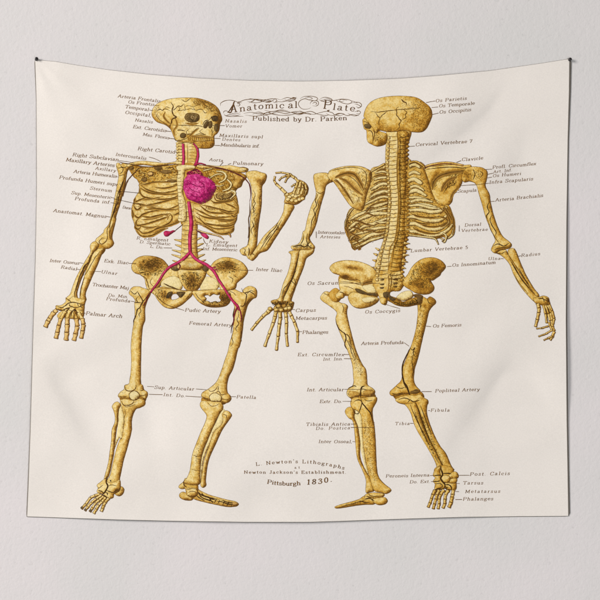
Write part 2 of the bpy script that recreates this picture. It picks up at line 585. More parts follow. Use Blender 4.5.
    def hatch(self, poly, dmax, dens, light, ink):
        A = poly; B = np.roll(poly, -1, 0)
        area2 = ((A[:, 0] * B[:, 1]) - (B[:, 0] * A[:, 1])).sum()
        xy, F = [], []
        acc = 0.0
        for p, q in zip(A, B):
            e = q - p; L = math.hypot(*e)
            if L < 1e-6:
                continue
            t = e / L
            n = np.array([t[1], -t[0]]) * (1 if area2 > 0 else -1)   # outward
            lam = float(n @ light)
            acc += L
            while acc > 0.9:
                acc -= 0.9
                w = max(0.0, -lam + 0.15)
                if random.random() > dens * (0.25 + w):
                    continue
                ln = min(dmax * 1.1, (0.7 + 2.6 * w) * random.uniform(0.5, 1.1))
                a = p + e * random.random()
                dr = -n * 0.93 + t * random.uniform(-0.55, 0.35)
                b = a + dr * ln
                hw = random.uniform(0.16, 0.34)
                k = len(xy)
                xy += [a + t * hw, a - t * hw, b]
                F.append((k, k + 1, k + 2))
        if xy:
            xy = np.array(xy)
            c = lin((112, 76, 30))
            self._add(xy, F, np.repeat(c[None], len(xy), 0) * RNG.uniform(0.8, 1.25, (len(xy), 1)))
            self.step()

    def strip(self, C, w, col, closed=False):
        """a pen stroke of varying width"""
        n = len(C)
        if n < 2:
            return
        w = np.broadcast_to(np.asarray(w, float), (n,))
        if closed:
            T = np.roll(C, -1, 0) - np.roll(C, 1, 0)
        else:
            T = np.gradient(C, axis=0)
        T = T / (np.linalg.norm(T, axis=1, keepdims=True) + 1e-9)
        N = np.stack([-T[:, 1], T[:, 0]], 1)
        L = C + N * w[:, None] / 2; R = C - N * w[:, None] / 2
        xy = np.concatenate([L, R])
        m = n if closed else n - 1
        i = np.arange(m); j = (i + 1) % n
        F = np.concatenate([np.stack([i, i + n, j + n], 1), np.stack([i, j + n, j], 1)])
        col = np.asarray(col, float)
        cc = np.repeat(col[None], 2 * n, 0) * RNG.uniform(0.85, 1.2, (2 * n, 1)) if col.ndim == 1 else np.concatenate([col, col])
        self._add(xy, F, cc)
        self.step()

    def outline(self, poly, w, light=LIGHT, ink=INK, lo=0.32):
        T = np.roll(poly, -1, 0) - np.roll(poly, 1, 0)
        T = T / (np.linalg.norm(T, axis=1, keepdims=True) + 1e-9)
        A = poly; B = np.roll(poly, -1, 0)
        sg = 1 if ((A[:, 0] * B[:, 1]) - (B[:, 0] * A[:, 1])).sum() > 0 else -1
        N = np.stack([T[:, 1], -T[:, 0]], 1) * sg
        lam = N @ light
        ww = 0.85 * w * (lo + (1 - lo) * np.clip(-lam * 1.2 + 0.15, 0, 1)) * (0.65 + 0.7 * vnoise(poly[:, 0] / 1.7, poly[:, 1] / 1.7, 9))
        self.strip(poly, ww, lin(ink), closed=True)

    def line(self, P, w=0.5, ink=INK, wobble=0.0, taper=True):
        w = w * 1.2
        C = smooth_open(P)
        if wobble:
            n = len(C)
            C = C + np.stack([vnoise(np.arange(n) * 0.55, np.zeros(n) + C[0, 0], 31) - 0.5, vnoise(np.arange(n) * 0.55, np.zeros(n) + C[0, 1], 32) - 0.5], 1) * 2 * wobble
        n = len(C)
        ww = w * (0.75 + 0.5 * vnoise(C[:, 0] / 2.3, C[:, 1] / 2.3, 12))
        if taper:
            t = np.linspace(0, 1, n)
            ww = ww * np.clip(0.35 + 3.0 * np.minimum(t, 1 - t), 0, 1)
        self.strip(C, ww, lin(ink))

    def eng(self, P, w=0.8, tw=2.9, tone=(184, 140, 62)):
        """the edge of a rib: a soft golden band with a dark pen line"""
        C = smooth_open(P)
        n = len(C)
        t = np.linspace(0, 1, n)
        f = np.clip(0.3 + 3.0 * np.minimum(t, 1 - t), 0, 1)
        v = vnoise(C[:, 0] / 2.0, C[:, 1] / 2.0, 41)
        self.strip(C + np.array([0.2, 0.35]), tw * f * (0.7 + 0.6 * v), lin(tone))
        self.strip(C + np.array([0.1, 0.15]), 0.62 * tw * f * (0.5 + 0.8 * v), lin((150, 108, 44)))
        self.strip(C, w * f * (0.7 + 0.6 * v), lin((86, 58, 20)))

    def tube(self, P, w, tone='artery', line=0.5, ink=(84, 16, 36), base=0.2, lo=0.5, hatch=0.4):
        """a band with round shading: an artery or a rib"""
        C = smooth_open(P)
        n = len(C)
        w = np.interp(np.linspace(0, 1, n), np.linspace(0, 1, len(np.atleast_1d(w))), np.atleast_1d(w)) if np.ndim(w) else np.full(n, w)
        T = np.gradient(C, axis=0); T = T / (np.linalg.norm(T, axis=1, keepdims=True) + 1e-9)
        N = np.stack([-T[:, 1], T[:, 0]], 1)
        poly = np.concatenate([C + N * w[:, None] / 2, (C - N * w[:, None] / 2)[::-1]])
        return self.fill(poly, tone, base=base, line=line, hatch=hatch, smooth=False, ink=ink, lo=lo)

    def digit(self, P, w, tone='ochre', line=0.7, tip=True):
        """a row of small bones, one between each two points"""
        P = np.asarray(P, float)
        w = np.broadcast_to(np.asarray(w, float), (len(P) - 1,))
        for a, b, ww in zip(P[:-1], P[1:], w):
            e = b - a; L = math.hypot(*e); t = e / L; n = np.array([-t[1], t[0]])
            s = 0.02
            prof = [(s, 0.36), (0.07, 0.54), (0.22, 0.51), (0.5, 0.43), (0.78, 0.49), (0.93, 0.52), (1 - s, 0.34)]
            J = lambda: random.uniform(0.92, 1.08)
            L1 = [a + t * L * q + n * ww * h * J() for q, h in prof]
            L2 = [a + t * L * q - n * ww * h * J() for q, h in prof][::-1]
            self.fill(np.array(L1 + L2), tone, line=line, hatch=0.5, base=0.16, lo=0.55)

    def scribble(self, region, n, length, w=0.28, ink=(104, 72, 32), ang=(0, 360), curl=0.6):
        """short pen marks scattered over a region"""
        n = int(n * 1.5); w = w * 1.35
        poly = smooth_closed(region)
        x0, y0 = poly.min(0); x1, y1 = poly.max(0)
        X = np.stack([RNG.uniform(x0, x1, n * 4), RNG.uniform(y0, y1, n * 4)], 1)
        X = X[inside(poly, X)][:n]
        xy, F = [], []
        A = np.radians(RNG.uniform(ang[0], ang[1], len(X))); LL = length * RNG.uniform(0.5, 1.3, len(X))
        ok = inside(poly, X + np.stack([np.cos(A), np.sin(A)], 1) * LL[:, None])
        for p, a, L in zip(X[ok], A[ok], LL[ok]):
            q = p.copy()
            prev = None
            for s in range(5):
                t = np.array([math.cos(a), math.sin(a)]); nn = np.array([-t[1], t[0]])
                hw = w * 0.5 * (1 - abs(s - 2) / 3.0)
                k = len(xy)
                xy += [q + nn * hw, q - nn * hw]
                if prev is not None:
                    F += [(prev, prev + 1, k + 1), (prev, k + 1, k)]
                prev = k
                q = q + t * L / 4
                a += random.uniform(-curl, curl)
        if xy:
            xy = np.array(xy)
            self._add(xy, F, np.repeat(lin(ink)[None], len(xy), 0) * RNG.uniform(0.75, 1.3, (len(xy), 1)))
            self.step()

    def build(self, parent, label=None, name=None):
        o = link_tris(name or self.name, np.concatenate(self.V), np.concatenate(self.F), np.concatenate(self.C), parent)
        if label:
            o["label"] = label
        return o


# ------------------------------------------------------------------ the skeleton seen from the front
c1 = Crop(145, 85, 7.5); c2 = Crop(120, 145, 6); c3 = Crop(180, 145, 6); c4 = Crop(120, 225, 600 / 130)
e1 = Crop(110, 150, 7.5); c5 = Crop(45, 290, 10); c6 = Crop(255, 160, 10); c7 = Crop(100, 140, 6); c8 = Crop(45, 220, 6)
c9 = Crop(230, 150, 6); c10 = Crop(110, 290, 7.5); c11 = Crop(180, 280, 7.5); c12 = Crop(80, 360, 7.5); c13 = Crop(180, 350, 7.5)
c14 = Crop(70, 430, 7.5); c15 = Crop(160, 430, 6); c16 = Crop(70, 470, 10); c17 = Crop(170, 470, 600 / 70)
el = Crop(195, 230, 600 / 70)
J = lambda *a: np.concatenate(a)
DARKRED = (92, 30, 34)


def vertebrae(sh, xl, xr, ys, w=0.45, bow=0.5):
    """joint lines across a column; xl, xr are functions of y"""
    for y in ys:
        a, b = xl(y), xr(y)
        sh.line(np.array([(a, y - 0.2), ((a + b) / 2, y + bow), (b, y - 0.1)]), w, (120, 82, 34), 0.15)


def spikes(sh, tips, tone='ochre'):
    for a, b, w in tips:
        a = np.array(a, float); b = np.array(b, float); t = (b - a) / np.hypot(*(b - a)); n = np.array([-t[1], t[0]])
        sh.fill(np.array([a + n * w / 2, (a + b) / 2 + n * w * .36, b + n * w * 0.15, b - n * w * 0.15, (a + b) / 2 - n * w * .36, a - n * w / 2]), tone, line=0.6, hatch=.6, lo=.5)


# -- spine and neck: the trunk that carries the other bones
sp = Sheet("printed_skeleton", 0.0)
sp.fill(c1("240,425 300,420 395,425 400,500 396,560 402,610 395,640 245,640 240,600 238,500"), 'ochre', base=.22, line=.7)
for y in range(140, 168, 3):
    sp.line(np.array([(177.2, y), (181, y + .5), (184, y - .2)]), .5, wobble=.2)
    sp.line(np.array([(188, y + 1), (192, y + .4), (195, y + 1)]), .35, (130, 92, 40), .2)
sp.line(np.array([(187.5, 143), (187.8, 166)]), .5)
for y in range(140, 166, 3):
    sp.fill(np.array([(175.6, y), (177.6, y - 1), (179, y), (177.6, y + 1.2)]), 'ochre', line=.5, hatch=0)
sp.fill(np.array([(181, 166), (196, 164), (206, 172), (212, 195), (203, 214), (196, 226), (181, 224), (180, 195)]), 'gold', base=.5, line=0, hatch=0)
spikes(sp, [((182, 241), (174.5, 239.6), 2.6), ((183, 247), (175.5, 244.8), 2.8), ((183, 252.5), (172.5, 250), 2.8), ((183, 258), (172, 254.6), 2.8), ((184, 264.4), (173, 260.6), 2.8),
            ((196, 239.5), (201.5, 237.6), 2.4), ((197, 245.5), (203.4, 243.4), 2.6), ((197, 251), (202.6, 249), 2.8), ((197, 257), (204.4, 254.4), 2.8), ((197, 263), (205.4, 260), 2.8)])
sp.blob(186, 225, 3, 40, 0, .12)
sp.fill(np.array([(184, 205), (197, 205), (197.5, 225), (197, 245), (199, 262), (203, 268), (190, 270), (177.5, 268), (180.5, 258), (181.5, 240), (182.5, 222)]), 'ochre', base=.2, line=.6)
for y in np.arange(211, 267, 4.6):
    sp.line(np.array([(181.5, y), (186, y + .9), (192, y + .7), (197.5, y)]), .5, (104, 72, 30), .25)
    sp.line(np.array([(182.5, y + 1.6), (187, y + 2.3)]), .35, (130, 94, 44), .25)
sp.fill(c4("285,165 325,168 365,165 385,190 365,203 325,205 285,200 272,190"), 'ochre', base=.2, line=.7)
for k in range(5):
    sp.line(c4(f"290,{172+k*6} 325,{176+k*6} 362,{172+k*6}"), .3, (120, 86, 38), .25)

# -- skull
sk = Sheet("skull", 0.25)
sk.blob(202, 102, 15, 9, 15, .42); sk.blob(216, 110, 7, 12, 0, .35); sk.blob(219, 122, 4, 9, 0, .45); sk.blob(172, 118, 9, 4, 40, .22)
sk.blob(162, 114, 7, 4, 25, .16); sk.blob(170, 128, 3, 9, -25, .3); sk.blob(186, 137, 18, 3, 5, .16); sk.blob(154, 119, 4, 7, -20, .4); sk.blob(166, 125.5, 7, 3, 25, .35); sk.blob(171.5, 122, 2, 5, 10, .25)
sk.blob(180, 120, 8, 3, 0, .18)
sk.fill(c1("50,212 62,172 95,137 150,113 215,100 300,95 380,97 440,110 500,135 545,172 568,220 577,262 562,292 557,332 542,362 522,378 518,400 520,442 505,465 480,474 440,476 400,472 370,452 330,432 285,430 250,424 222,400 198,345 182,322 150,298 92,278 60,245"), 'ochre', base=.13, line=.8, hatch=.8)
sk.scribble(c1("360,110 440,115 510,145 550,190 565,250 520,215 470,190 420,160 370,150"), 190, 1.5, .3, (98, 68, 26), (20, 100), .5)
sk.scribble(c1("520,280 560,290 545,350 515,372 500,330"), 40, 1.3, .35, (96, 66, 28), (60, 120))
sk.scribble(c1("60,190 95,150 120,170 110,240 140,280 90,270"), 50, 1.3, .28, (130, 92, 40))
sk.scribble(c1("190,300 300,260 400,300 330,370 240,400 210,360"), 60, 1.6, .22, (150, 112, 54), (-20, 40))
# jaw
sk.blob(208, 143, 12, 3, 5, .2)
sk.fill(c1("318,372 400,392 470,392 512,398 519,440 504,464 478,473 440,475 402,470 380,440 335,425"), 'gold', base=.3, line=.5, hatch=.7)
for k in range(13):
    x = 328 + k * 14.2
    sk.line(c1(f"{x},{387+k*.4} {x+2},{400+k*.3} {x-1},{416+k*.1}"), .55, (92, 60, 24))
sk.line(c1("322,384 400,392 460,394 508,393"), .6, (110, 70, 30), .2)
sk.line(c1("326,417 400,421 460,420 510,418"), .6, (96, 60, 26), .2)
sk.scribble(c1("340,425 510,425 510,460 420,468 380,445"), 60, 1.2, .3, (120, 76, 34), (60, 120))
# sockets, nose, ear
so = dict(line=.9, hatch=.5, base=.34)
sk.blob(192, 117, 4, 3, 0, .45)
sk.fill(c1("298,240 310,218 335,210 370,212 400,222 408,245 398,268 370,280 335,277 308,262"), 'hollow', lo=.8, **so)
sk.scribble(c1("310,235 335,215 400,225 400,262 370,275 320,262"), 60, 1.3, .3, (70, 52, 28), (30, 120))
sk.scribble(c1("330,235 345,225 385,235 385,258 360,265"), 18, 1.4, .3, (190, 158, 104), (30, 120))
sk.fill(c1("500,240 518,230 545,235 552,255 540,272 512,270 500,258"), 'hollow', base=.8, line=.8, hatch=.4)
sk.fill(c1("440,300 460,272 475,272 478,292 462,320 442,322"), 'hollow', base=.75, line=.7, hatch=.4)
sk.fill(c1("482,275 498,270 505,290 498,318 480,322 476,300"), 'hollow', base=.75, line=.7, hatch=.4)
sk.fill(c1("528,292 548,295 550,330 532,350 518,322"), 'hollow', base=.55, line=.6, hatch=.4)
sk.fill(c1("264,375 280,360 303,366 308,384 290,398 268,393"), 'hollow', base=.55, line=.8, hatch=.4, lo=.7)
for s, w in (("195,300 290,303 400,305 455,322", .55), ("240,341 270,338 305,346", .7), ("405,318 370,340 340,365 300,372", .5), ("430,300 450,270 470,262 480,270", .7),
             ("430,330 410,350 440,368 455,372", .5), ("375,372 410,367 455,374", .5), ("215,400 240,418 300,405 320,392", .6), ("320,372 310,350 330,330", .4),
             ("480,262 492,250 500,232", .5), ("500,330 505,360 500,385", .5),
             ("272,108 300,124 318,118 342,98", .6), ("200,190 222,182 246,158 270,160 292,140", .6), ("246,158 262,180 250,192 285,188 302,186 292,140", .5),
             ("302,160 330,155 360,162 400,150", .4), ("80,200 112,182 130,190 150,178 195,196", .6), ("195,130 210,160 202,190 214,226 236,240 206,256 198,282 190,300 188,322", 1.0),
             ("150,172 165,165 190,175", .4), ("360,165 380,190 420,180 450,210 470,200", .5), ("420,130 450,150 480,170 500,200", .4), ("300,186 340,178 380,190", .4)):
    sk.line(c1(s), w, (84, 54, 20), .22)
sk.line(c1("75,215 110,262 150,290 185,318"), .6, (120, 84, 36), .25)
sk.eng(c1("150,200 140,235 165,270 192,292"), .4, 2.4)
sk.eng(c1("228,250 240,300 215,340 222,380"), .3, 2.2)
sk.eng(c1("405,322 372,345 345,372 330,385"), .5, 2.2)
sk.eng(c1("300,282 350,292 400,284"), .3, 2.0)
sk.eng(c1("345,378 420,380 500,388"), .3, 1.6)

# -- shoulder blades seen through the ribs
bl1 = Sheet("shoulder_blade", 0.02)
bl1.blob(140, 172, 14, 8, 10, .2)
bl1.fill(e1("120,108 200,118 330,125 500,112 512,170 510,245 400,262 300,270 230,262 205,225 175,200 150,160"), 'gold', base=.46, line=.4, hatch=.4)
bl1.scribble(e1("170,140 330,128 505,120 508,240 300,262 230,255 190,205"), 230, 2.2, .42, (96, 66, 24), (-40, 120), .7)
bl1.scribble(e1("170,140 330,128 505,120 508,240 300,262 230,255 190,205"), 190, 2.4, .5, (216, 180, 96), (-30, 60), .6)
for s in ("280,175 300,162 325,172 318,192 290,192 280,175", "240,215 258,205 275,212 265,232 243,232 240,215", "225,185 240,170 262,180 250,198 228,195", "340,150 370,140 400,150 380,165 345,160", "410,140 450,130 480,140 450,155"):
    bl1.line(e1(s), .7, (84, 54, 24), .3)
bl1.fill(e1("282,176 300,164 322,174 316,190 292,190"), 'orange', base=.3, line=.5, hatch=.3)
bl1.blob(158, 168, 3, 3, 0, .3)
for q in ((158, 168, 4, 3), (131, 168, 3, 2.4), (166, 172, 6, 2), (144, 180, 3, 2), (172, 181, 5, 1.6)):
    bl1.fill(np.array([(q[0] - q[2], q[1]), (q[0] - q[2] * .4, q[1] - q[3]), (q[0] + q[2] * .6, q[1] - q[3] * .8), (q[0] + q[2], q[1] + q[3] * .2), (q[0], q[1] + q[3])]), 'dark', base=.3, line=.4, hatch=.4)
bl2 = Sheet("shoulder_blade", 0.02)
bl2.fill(c3("140,150 200,140 280,145 360,165 400,190 375,225 365,250 345,262 320,290 270,320 200,330 160,300 190,240 170,190"), 'gold', base=.60, line=.6, hatch=.5)
bl2.scribble(c3("150,155 280,150 370,185 360,245 320,285 240,315 200,310 190,230"), 190, 2.2, .4, (96, 66, 24), (-20, 110), .7)
bl2.scribble(c3("150,155 280,150 370,185 360,245 320,285 240,315 200,310 190,230"), 120, 2.4, .5, (214, 178, 94), (0, 90), .6)
bl2.blob(240, 182, 5, 8, 20, .3)
bl2.fill(c3("318,170 365,180 395,192 378,222 366,250 340,258 318,240 330,205"), 'ochre', base=.3, line=.6)

# -- rib cage
fA = Crop(125, 155, 10); fB = Crop(125, 185, 10); fC = Crop(190, 160, 10); fD = Crop(190, 190, 10)
rb = Sheet("ribcage", 0.30)
rb.blob(150, 186, 18, 7, 0, .16); rb.blob(134, 228, 5, 10, -20, .18); rb.blob(132, 208, 3, 10, 0, .15)
rb.fill(J(fA("150,290 300,270 520,230 560,330"), fB("575,180 575,330 570,350 480,395 400,430 330,475 290,512 240,522 165,516 122,482 100,435 92,385 72,330 64,285 70,215 86,168 102,122 140,62 143,20")), 'ochre', base=.20, line=.8, hatch=.7)
rb.scribble(J(fA("150,290 520,230 560,330"), fB("560,330 400,420 240,515 120,480 70,300 140,60")), 260, 2.4, .24, (150, 112, 50), (-25, 10), .3)
for s in ("150,300 220,288 300,270 450,265 525,240", "160,302 230,350 350,378 480,362 552,330", "480,300 540,285", "300,322 400,330 530,300", "140,330 150,380 200,420 300,440"):
    rb.eng(fA(s), .7, 2.0)
for s in ("150,38 158,88 200,122 300,137 400,142 500,122 552,80", "88,176 150,146 212,124", "150,30 250,77 400,92 545,84", "180,206 300,186 420,156 545,124", "90,184 160,190 250,216 400,241 500,216 575,168",
          "80,200 118,246 162,216 140,190", "158,292 250,266 350,251 450,250 560,232", "190,246 300,236 420,246 540,240", "74,280 130,326 182,290 250,270", "134,330 110,370 122,402 200,391 300,361 400,326 455,298",
          "168,311 250,321 340,301 452,285", "450,283 472,322 450,370 400,401 330,421 220,421 150,410", "488,302 566,264", "108,388 100,420 130,442 162,410", "128,440 180,481 260,466 330,431 420,411 520,376 568,348",
          "118,458 160,506 230,511 300,491 370,451 430,428", "102,122 92,160 88,200", "66,240 80,290 76,330"):
    rb.eng(fB(s), .85, 2.4)
for s in ("170,150 260,140 380,112", "130,210 220,205 330,208", "160,345 260,340 380,310", "190,440 260,430 330,405", "380,290 430,310 420,350"):
    rb.eng(fB(s), .4, 1.8, (204, 166, 92))
# right side of the chest
rb.blobs = []
rb.blob(222, 200, 8, 4, 10, .25); rb.blob(232, 218, 6, 10, 0, .18)
rb.fill(J(fC("240,330 270,320 330,330 420,305 450,330"), fD("472,90 480,170 472,245 466,300 442,350 440,395 425,420 385,442 320,440 250,420 190,385 120,345 55,300 38,240 35,140 100,145 190,110 235,60")), 'ochre', base=.20, line=.8, hatch=.7)
rb.scribble(fD("60,170 240,70 450,60 470,250 430,400 300,420 120,330"), 170, 2.3, .24, (150, 112, 50), (0, 30), .3)
for s in ("238,40 258,98 330,112 420,84 452,30", "198,94 250,126 330,122 420,102 462,64", "350,131 420,160 472,192", "440,98 476,150 476,220 440,252", "108,146 200,166 300,191 400,216 462,202", "98,152 180,214 300,231 410,220",
          "38,180 120,221 220,266 330,271 462,256", "58,226 150,271 260,286 380,297 455,290", "88,262 130,321 220,346 330,351 444,326", "55,262 110,301 160,346 260,386 380,381 444,368", "208,380 260,421 340,436 432,414",
          "48,300 120,345 190,386 250,421 320,441 385,440", "400,235 440,268 462,255", "300,205 380,235 440,230", "280,305 360,310 450,300", "300,365 380,360 440,345"):
    rb.eng(fD(s), .8, 2.2)
rb.tube(fD("62,334 110,346 150,362"), [1.4, 1.2, .6], 'ochre', line=.6, base=.2)
rb.tube(fD("72,398 130,420 210,440 290,460 338,494"), [1.2, 1.4, 1.4, 1.3, .6], 'ochre', line=.8, base=.15)
rb.tube(fD("380,440 398,448 406,472"), [1.6, 1.4, .8], 'ochre', line=.8, base=.3)
for s, w in (("262,112 330,122 362,160 340,202 285,228", 1.9), ("370,190 412,240 390,287 325,312", 1.9), ("195,185 250,150 300,140 330,150", 1.3), ("405,302 445,318 448,345 400,392", 1.8), ("130,110 180,95 225,85", 1.4), ("250,250 290,262 340,250", 1.2)):
    rb.tube(fC(s), [w * .7, w, w, w * .6], 'pale', line=.7, ink=(86, 58, 22), base=.05)
rb.fill(fC("255,345 300,330 370,335 410,320 430,345 395,382 330,400 270,385"), 'dark', base=.35, line=.5, hatch=.5)
rb.scribble(fC("255,345 300,330 370,335 410,320 430,345 395,382 330,400 270,385"), 40, 1.8, .4, (196, 158, 84), (-10, 40))
# breastbone
rb.blob(176, 172, 3, 8, 0, -.1)
rb.fill(c2("338,132 372,120 442,124 448,142 395,150 386,182 380,232 378,290 392,340 398,382 396,452 350,455 356,400 350,340 346,280 342,200 350,165"), 'pale', base=.12, line=.55, hatch=.3)
for k in range(14):
    y = 150 + k * 22
    rb.line(c2(f"{340+k*.6},{y} {352+k*.6},{y+5} {366+k*.6},{y+1}"), .45, (132, 96, 44), .25)
rb.scribble(c2("350,340 396,345 396,450 355,452"), 40, 1.5, .25, (150, 110, 50), (-20, 30))

# -- collarbones
cl1 = Sheet("collarbone", 0.9)
cl1.fill(e1("128,108 180,90 250,82 330,90 420,98 500,86 542,92 535,112 470,104 400,114 330,119 250,111 180,117 140,127"), 'ochre', base=.14, line=.8)
cl1.line(e1("240,128 210,142 185,170 160,195 138,222 120,262 105,310 98,350"), 1.1, (92, 60, 34), .12)
cl1.line(e1("60,85 100,98 160,108 230,122 290,128 400,118 520,105"), .8, (84, 54, 26), .15)
cl2 = Sheet("collarbone", 0.9)
cl2.fill(c3("100,122 160,120 230,126 300,122 352,132 402,138 408,152 392,162 350,164 300,152 240,144 180,141 120,140"), 'ochre', base=.14, line=.8)
cl2.line(c3("355,140 375,133 400,140 395,152 370,150"), .6, INK, .15)
cl2.line(c3("100,118 160,124 240,140 320,164 380,195 408,222 420,250 424,300 418,340"), 1.1, (94, 44, 34), .15)
cl2.line(c3("418,340 420,400 412,450 414,510 408,560"), .9, (86, 58, 24), .3)

# -- arms
ul = Sheet("upper_arm_bone", 0.6)
ul.blob(121, 168, 5, 6, 0, .14); ul.blob(117, 200, 3, 22, 18, .2)
HL = J(c7("99,141 98,160 106,185 112,215 105,260 95,310 80,390 62,470 50,510"), c8("355,58 350,75 325,98 308,112 300,135 318,160 345,168 375,172 402,158 412,138 402,105 410,60 425,0"),
       c7("95,460 115,400 135,330 152,260 157,222 163,190 178,160 165,142 140,139 125,146 112,137"))
ul.fill(HL, 'ochre', base=.2, line=.9, hatch=.9)
for s, w in (("150,200 140,250 122,300 112,340 95,400 78,450 62,500 55,560", .9), ("135,250 120,290 104,330 98,370 84,420 68,470 52,530", .7), ("112,260 128,275 118,300 126,320 108,345 112,370 94,395 96,420 80,445", .6),
             ("100,155 112,170 128,165 140,175 132,195 118,200", .55), ("125,148 130,160 150,165 165,150", .55), ("112,215 130,212 150,205", .5)):
    ul.line(c7(s), w, (74, 48, 20), .3)
ul.line(c8("395,20 372,60 375,100 365,128 340,145 325,130 345,108 365,112"), .7, INK, .2)
ul.line(c8("415,10 395,55 388,95 400,125"), .6, INK, .2)

fl = Sheet("forearm_bones", 0.8)
fl.fill(c8("282,160 300,135 345,155 362,180 330,215 285,215"), 'gold', base=.5, line=.4, hatch=.5)
fl.fill(c8("300,178 350,172 336,215 310,280 285,335 260,395 242,445 246,482 214,488 208,450 218,400 238,330 260,260 283,210"), 'ochre', base=.2, line=.9, hatch=.9)
fl.fill(c8("278,140 300,128 322,148 312,175 287,200 267,255 237,310 210,375 192,440 197,478 178,490 138,482 130,465 150,446 163,408 185,350 213,295 245,240 272,192 270,160"), 'ochre', base=.18, line=.85, hatch=.7)
for s, w in (("300,186 270,225 262,255 238,272 225,300 205,345 190,395 178,440 180,470", .8), ("330,185 292,240 258,300 240,330", .6), ("250,262 228,300 232,325 210,352", .6), ("238,340 225,380 215,420 212,470", .7), ("210,330 198,372 188,420", .5)):
    fl.line(c8(s), w, (74, 48, 20), .3)

hl = Sheet("hand_bones", 1.0)
hl.blob(75.2, 312, 1.6, 5, 0, .7)
hl.fill(c5("208,76 235,98 280,62 330,80 402,98 395,150 392,200 385,262 350,285 330,300 290,290 250,285 205,272 150,290 122,262 140,230 170,205 125,195 108,175 112,155 160,152 205,118"), 'ochre', base=.18, line=.8, hatch=.6)
for s, w in (("110,160 165,175 200,160 240,130 300,125 395,150", .8), ("120,195 165,205 215,185 255,175", .9), ("200,190 185,240 160,290", .8), ("250,178 215,215 200,270", .8), ("300,180 295,230 288,285", 1.3),
             ("300,190 340,250 375,290", 1.0), ("300,185 270,220 255,280", .8), ("240,130 250,160 300,175 350,165 395,140", .7), ("320,130 340,165", .6), ("210,80 250,110 270,130", .6),
             ("330,200 385,205", .5), ("335,235 388,240", .6), ("305,205 330,300", .8), ("365,130 355,165 380,180", .6)):
    hl.line(c5(s), w, (70, 42, 18), .15)
for s, w in (("205,210 182,250 158,290", 3.6), ("250,200 235,245 220,288", 3.7), ("298,212 306,250 313,290", 3.3), ("335,222 355,255 373,290", 3.2)):
    hl.digit(c5(s)[[0, 2]], w, line=.9)
for s, w in (("120,200 90,222 45,285 30,310 2,372", 4.2), ("158,285 138,355 122,425 108,486", 3.9), ("222,280 222,345 217,425 210,505", 4.3), ("312,285 322,365 305,440 288,508", 4.1), ("372,285 384,345 375,410 360,486", 3.8)):
    hl.digit(c5(s), w, 'orange', line=.95)

ur = Sheet("upper_arm_bone", 0.6)
ur.blob(260, 181, 6, 4, 0, .4); ur.blob(256, 225, 2.6, 10, 5, .25)
ur.fill(J(c9("100,132 150,124 190,135 214,143 219,165 208,195 193,215 190,260 188,330 178,400 168,470"), el("530,120 515,165 492,200 500,240 480,252 455,245 440,222 405,212 388,190 385,172 410,152 440,140 455,110 460,60 462,0"),
             c9("122,470 120,440 125,380 130,300 130,240 124,205 112,178 98,155")), 'ochre', base=.2, line=.9, hatch=.9)
for s, w in (("140,240 150,270 142,300 152,320 138,350 145,380 135,400", .6), ("150,300 135,330 150,360 128,380", .5), ("128,420 140,450 128,480 135,510", .6), ("118,460 116,510 108,570", .9), ("190,260 176,300 184,350", .4)):
    ur.line(c9(s), w, (74, 48, 20), .3)
ur.scribble(c9("150,380 175,380 160,500 145,560 140,470"), 50, 1.6, .35, (80, 54, 20), (60, 110))
ur.line(el("410,155 430,170 425,200 445,215", ), .6, INK, .15)
ur.line(el("460,150 465,190 455,225"), .9, INK, .15)

fr = Sheet("forearm_bones", 0.8)
fr.fill(J(el("470,225 500,190"), c9("200,520 250,470 290,430 320,370 328,318 350,305 385,338 368,375 340,425 300,485 262,545 225,600"), el("560,195 530,228 510,250 490,262 468,250")), 'ochre', base=.18, line=.9, hatch=.8)
for s, w in (("290,430 268,470 235,505 195,560", .8), ("310,420 280,475 240,530 205,585", .7), ("280,445 290,470 262,490", .5), ("250,500 215,545 180,600", .6)):
    fr.line(c9(s), w, (74, 48, 20), .25)
fr.line(el("468,215 490,205 515,215"), .7, INK, .1)

hr = Sheet("hand_bones", 1.0)
hr.fill(c6("292,428 302,375 290,345 330,330 362,322 385,300 400,262 430,200 480,212 515,240 528,270 522,320 505,360 488,392 440,432 395,448 340,440"), 'ochre', base=.36, line=.8, hatch=.8)
for cx, cy in ((318, 345), (345, 370), (380, 355), (410, 365), (440, 350), (330, 395), (370, 405), (410, 410), (445, 395), (475, 385)):
    p = np.array([c6(f"{cx},{cy}")[0]])
    hr.fill(p + np.array([(-2.2, -.4), (-1, -1.5), (1.2, -1.4), (2.3, .2), (1, 1.5), (-1.2, 1.4)]), 'ochre', base=.08, line=.8, hatch=.4, lo=.6)
for s, w in (("385,340 405,280 430,215", 2.6), ("425,345 445,280 455,215", 2.8), ("460,345 480,280 480,215", 2.6), ("490,360 512,300 505,245", 2.2)):
    hr.digit(c6(s), w, line=.85)
for s, w in (("310,335 262,285 212,240 190,205 198,162", [2.9, 2.5, 2.0, 1.8]), ("440,222 395,175 345,140 262,124 204,130", [2.6, 2.3, 1.7, 1.4]), ("395,180 355,155 322,178 298,226", [2.1, 1.9, 1.5]),
             ("350,150 310,158 265,175 238,206", [1.8, 1.6, 1.4]), ("405,240 385,250 362,268", [1.8, 1.3])):
    hr.digit(c6(s), w, line=.85)
hr.line(c6("520,250 528,290 515,350"), 1.3, INK, .2)
hr.line(c6("470,230 500,290 488,360"), 1.0, INK, .2)

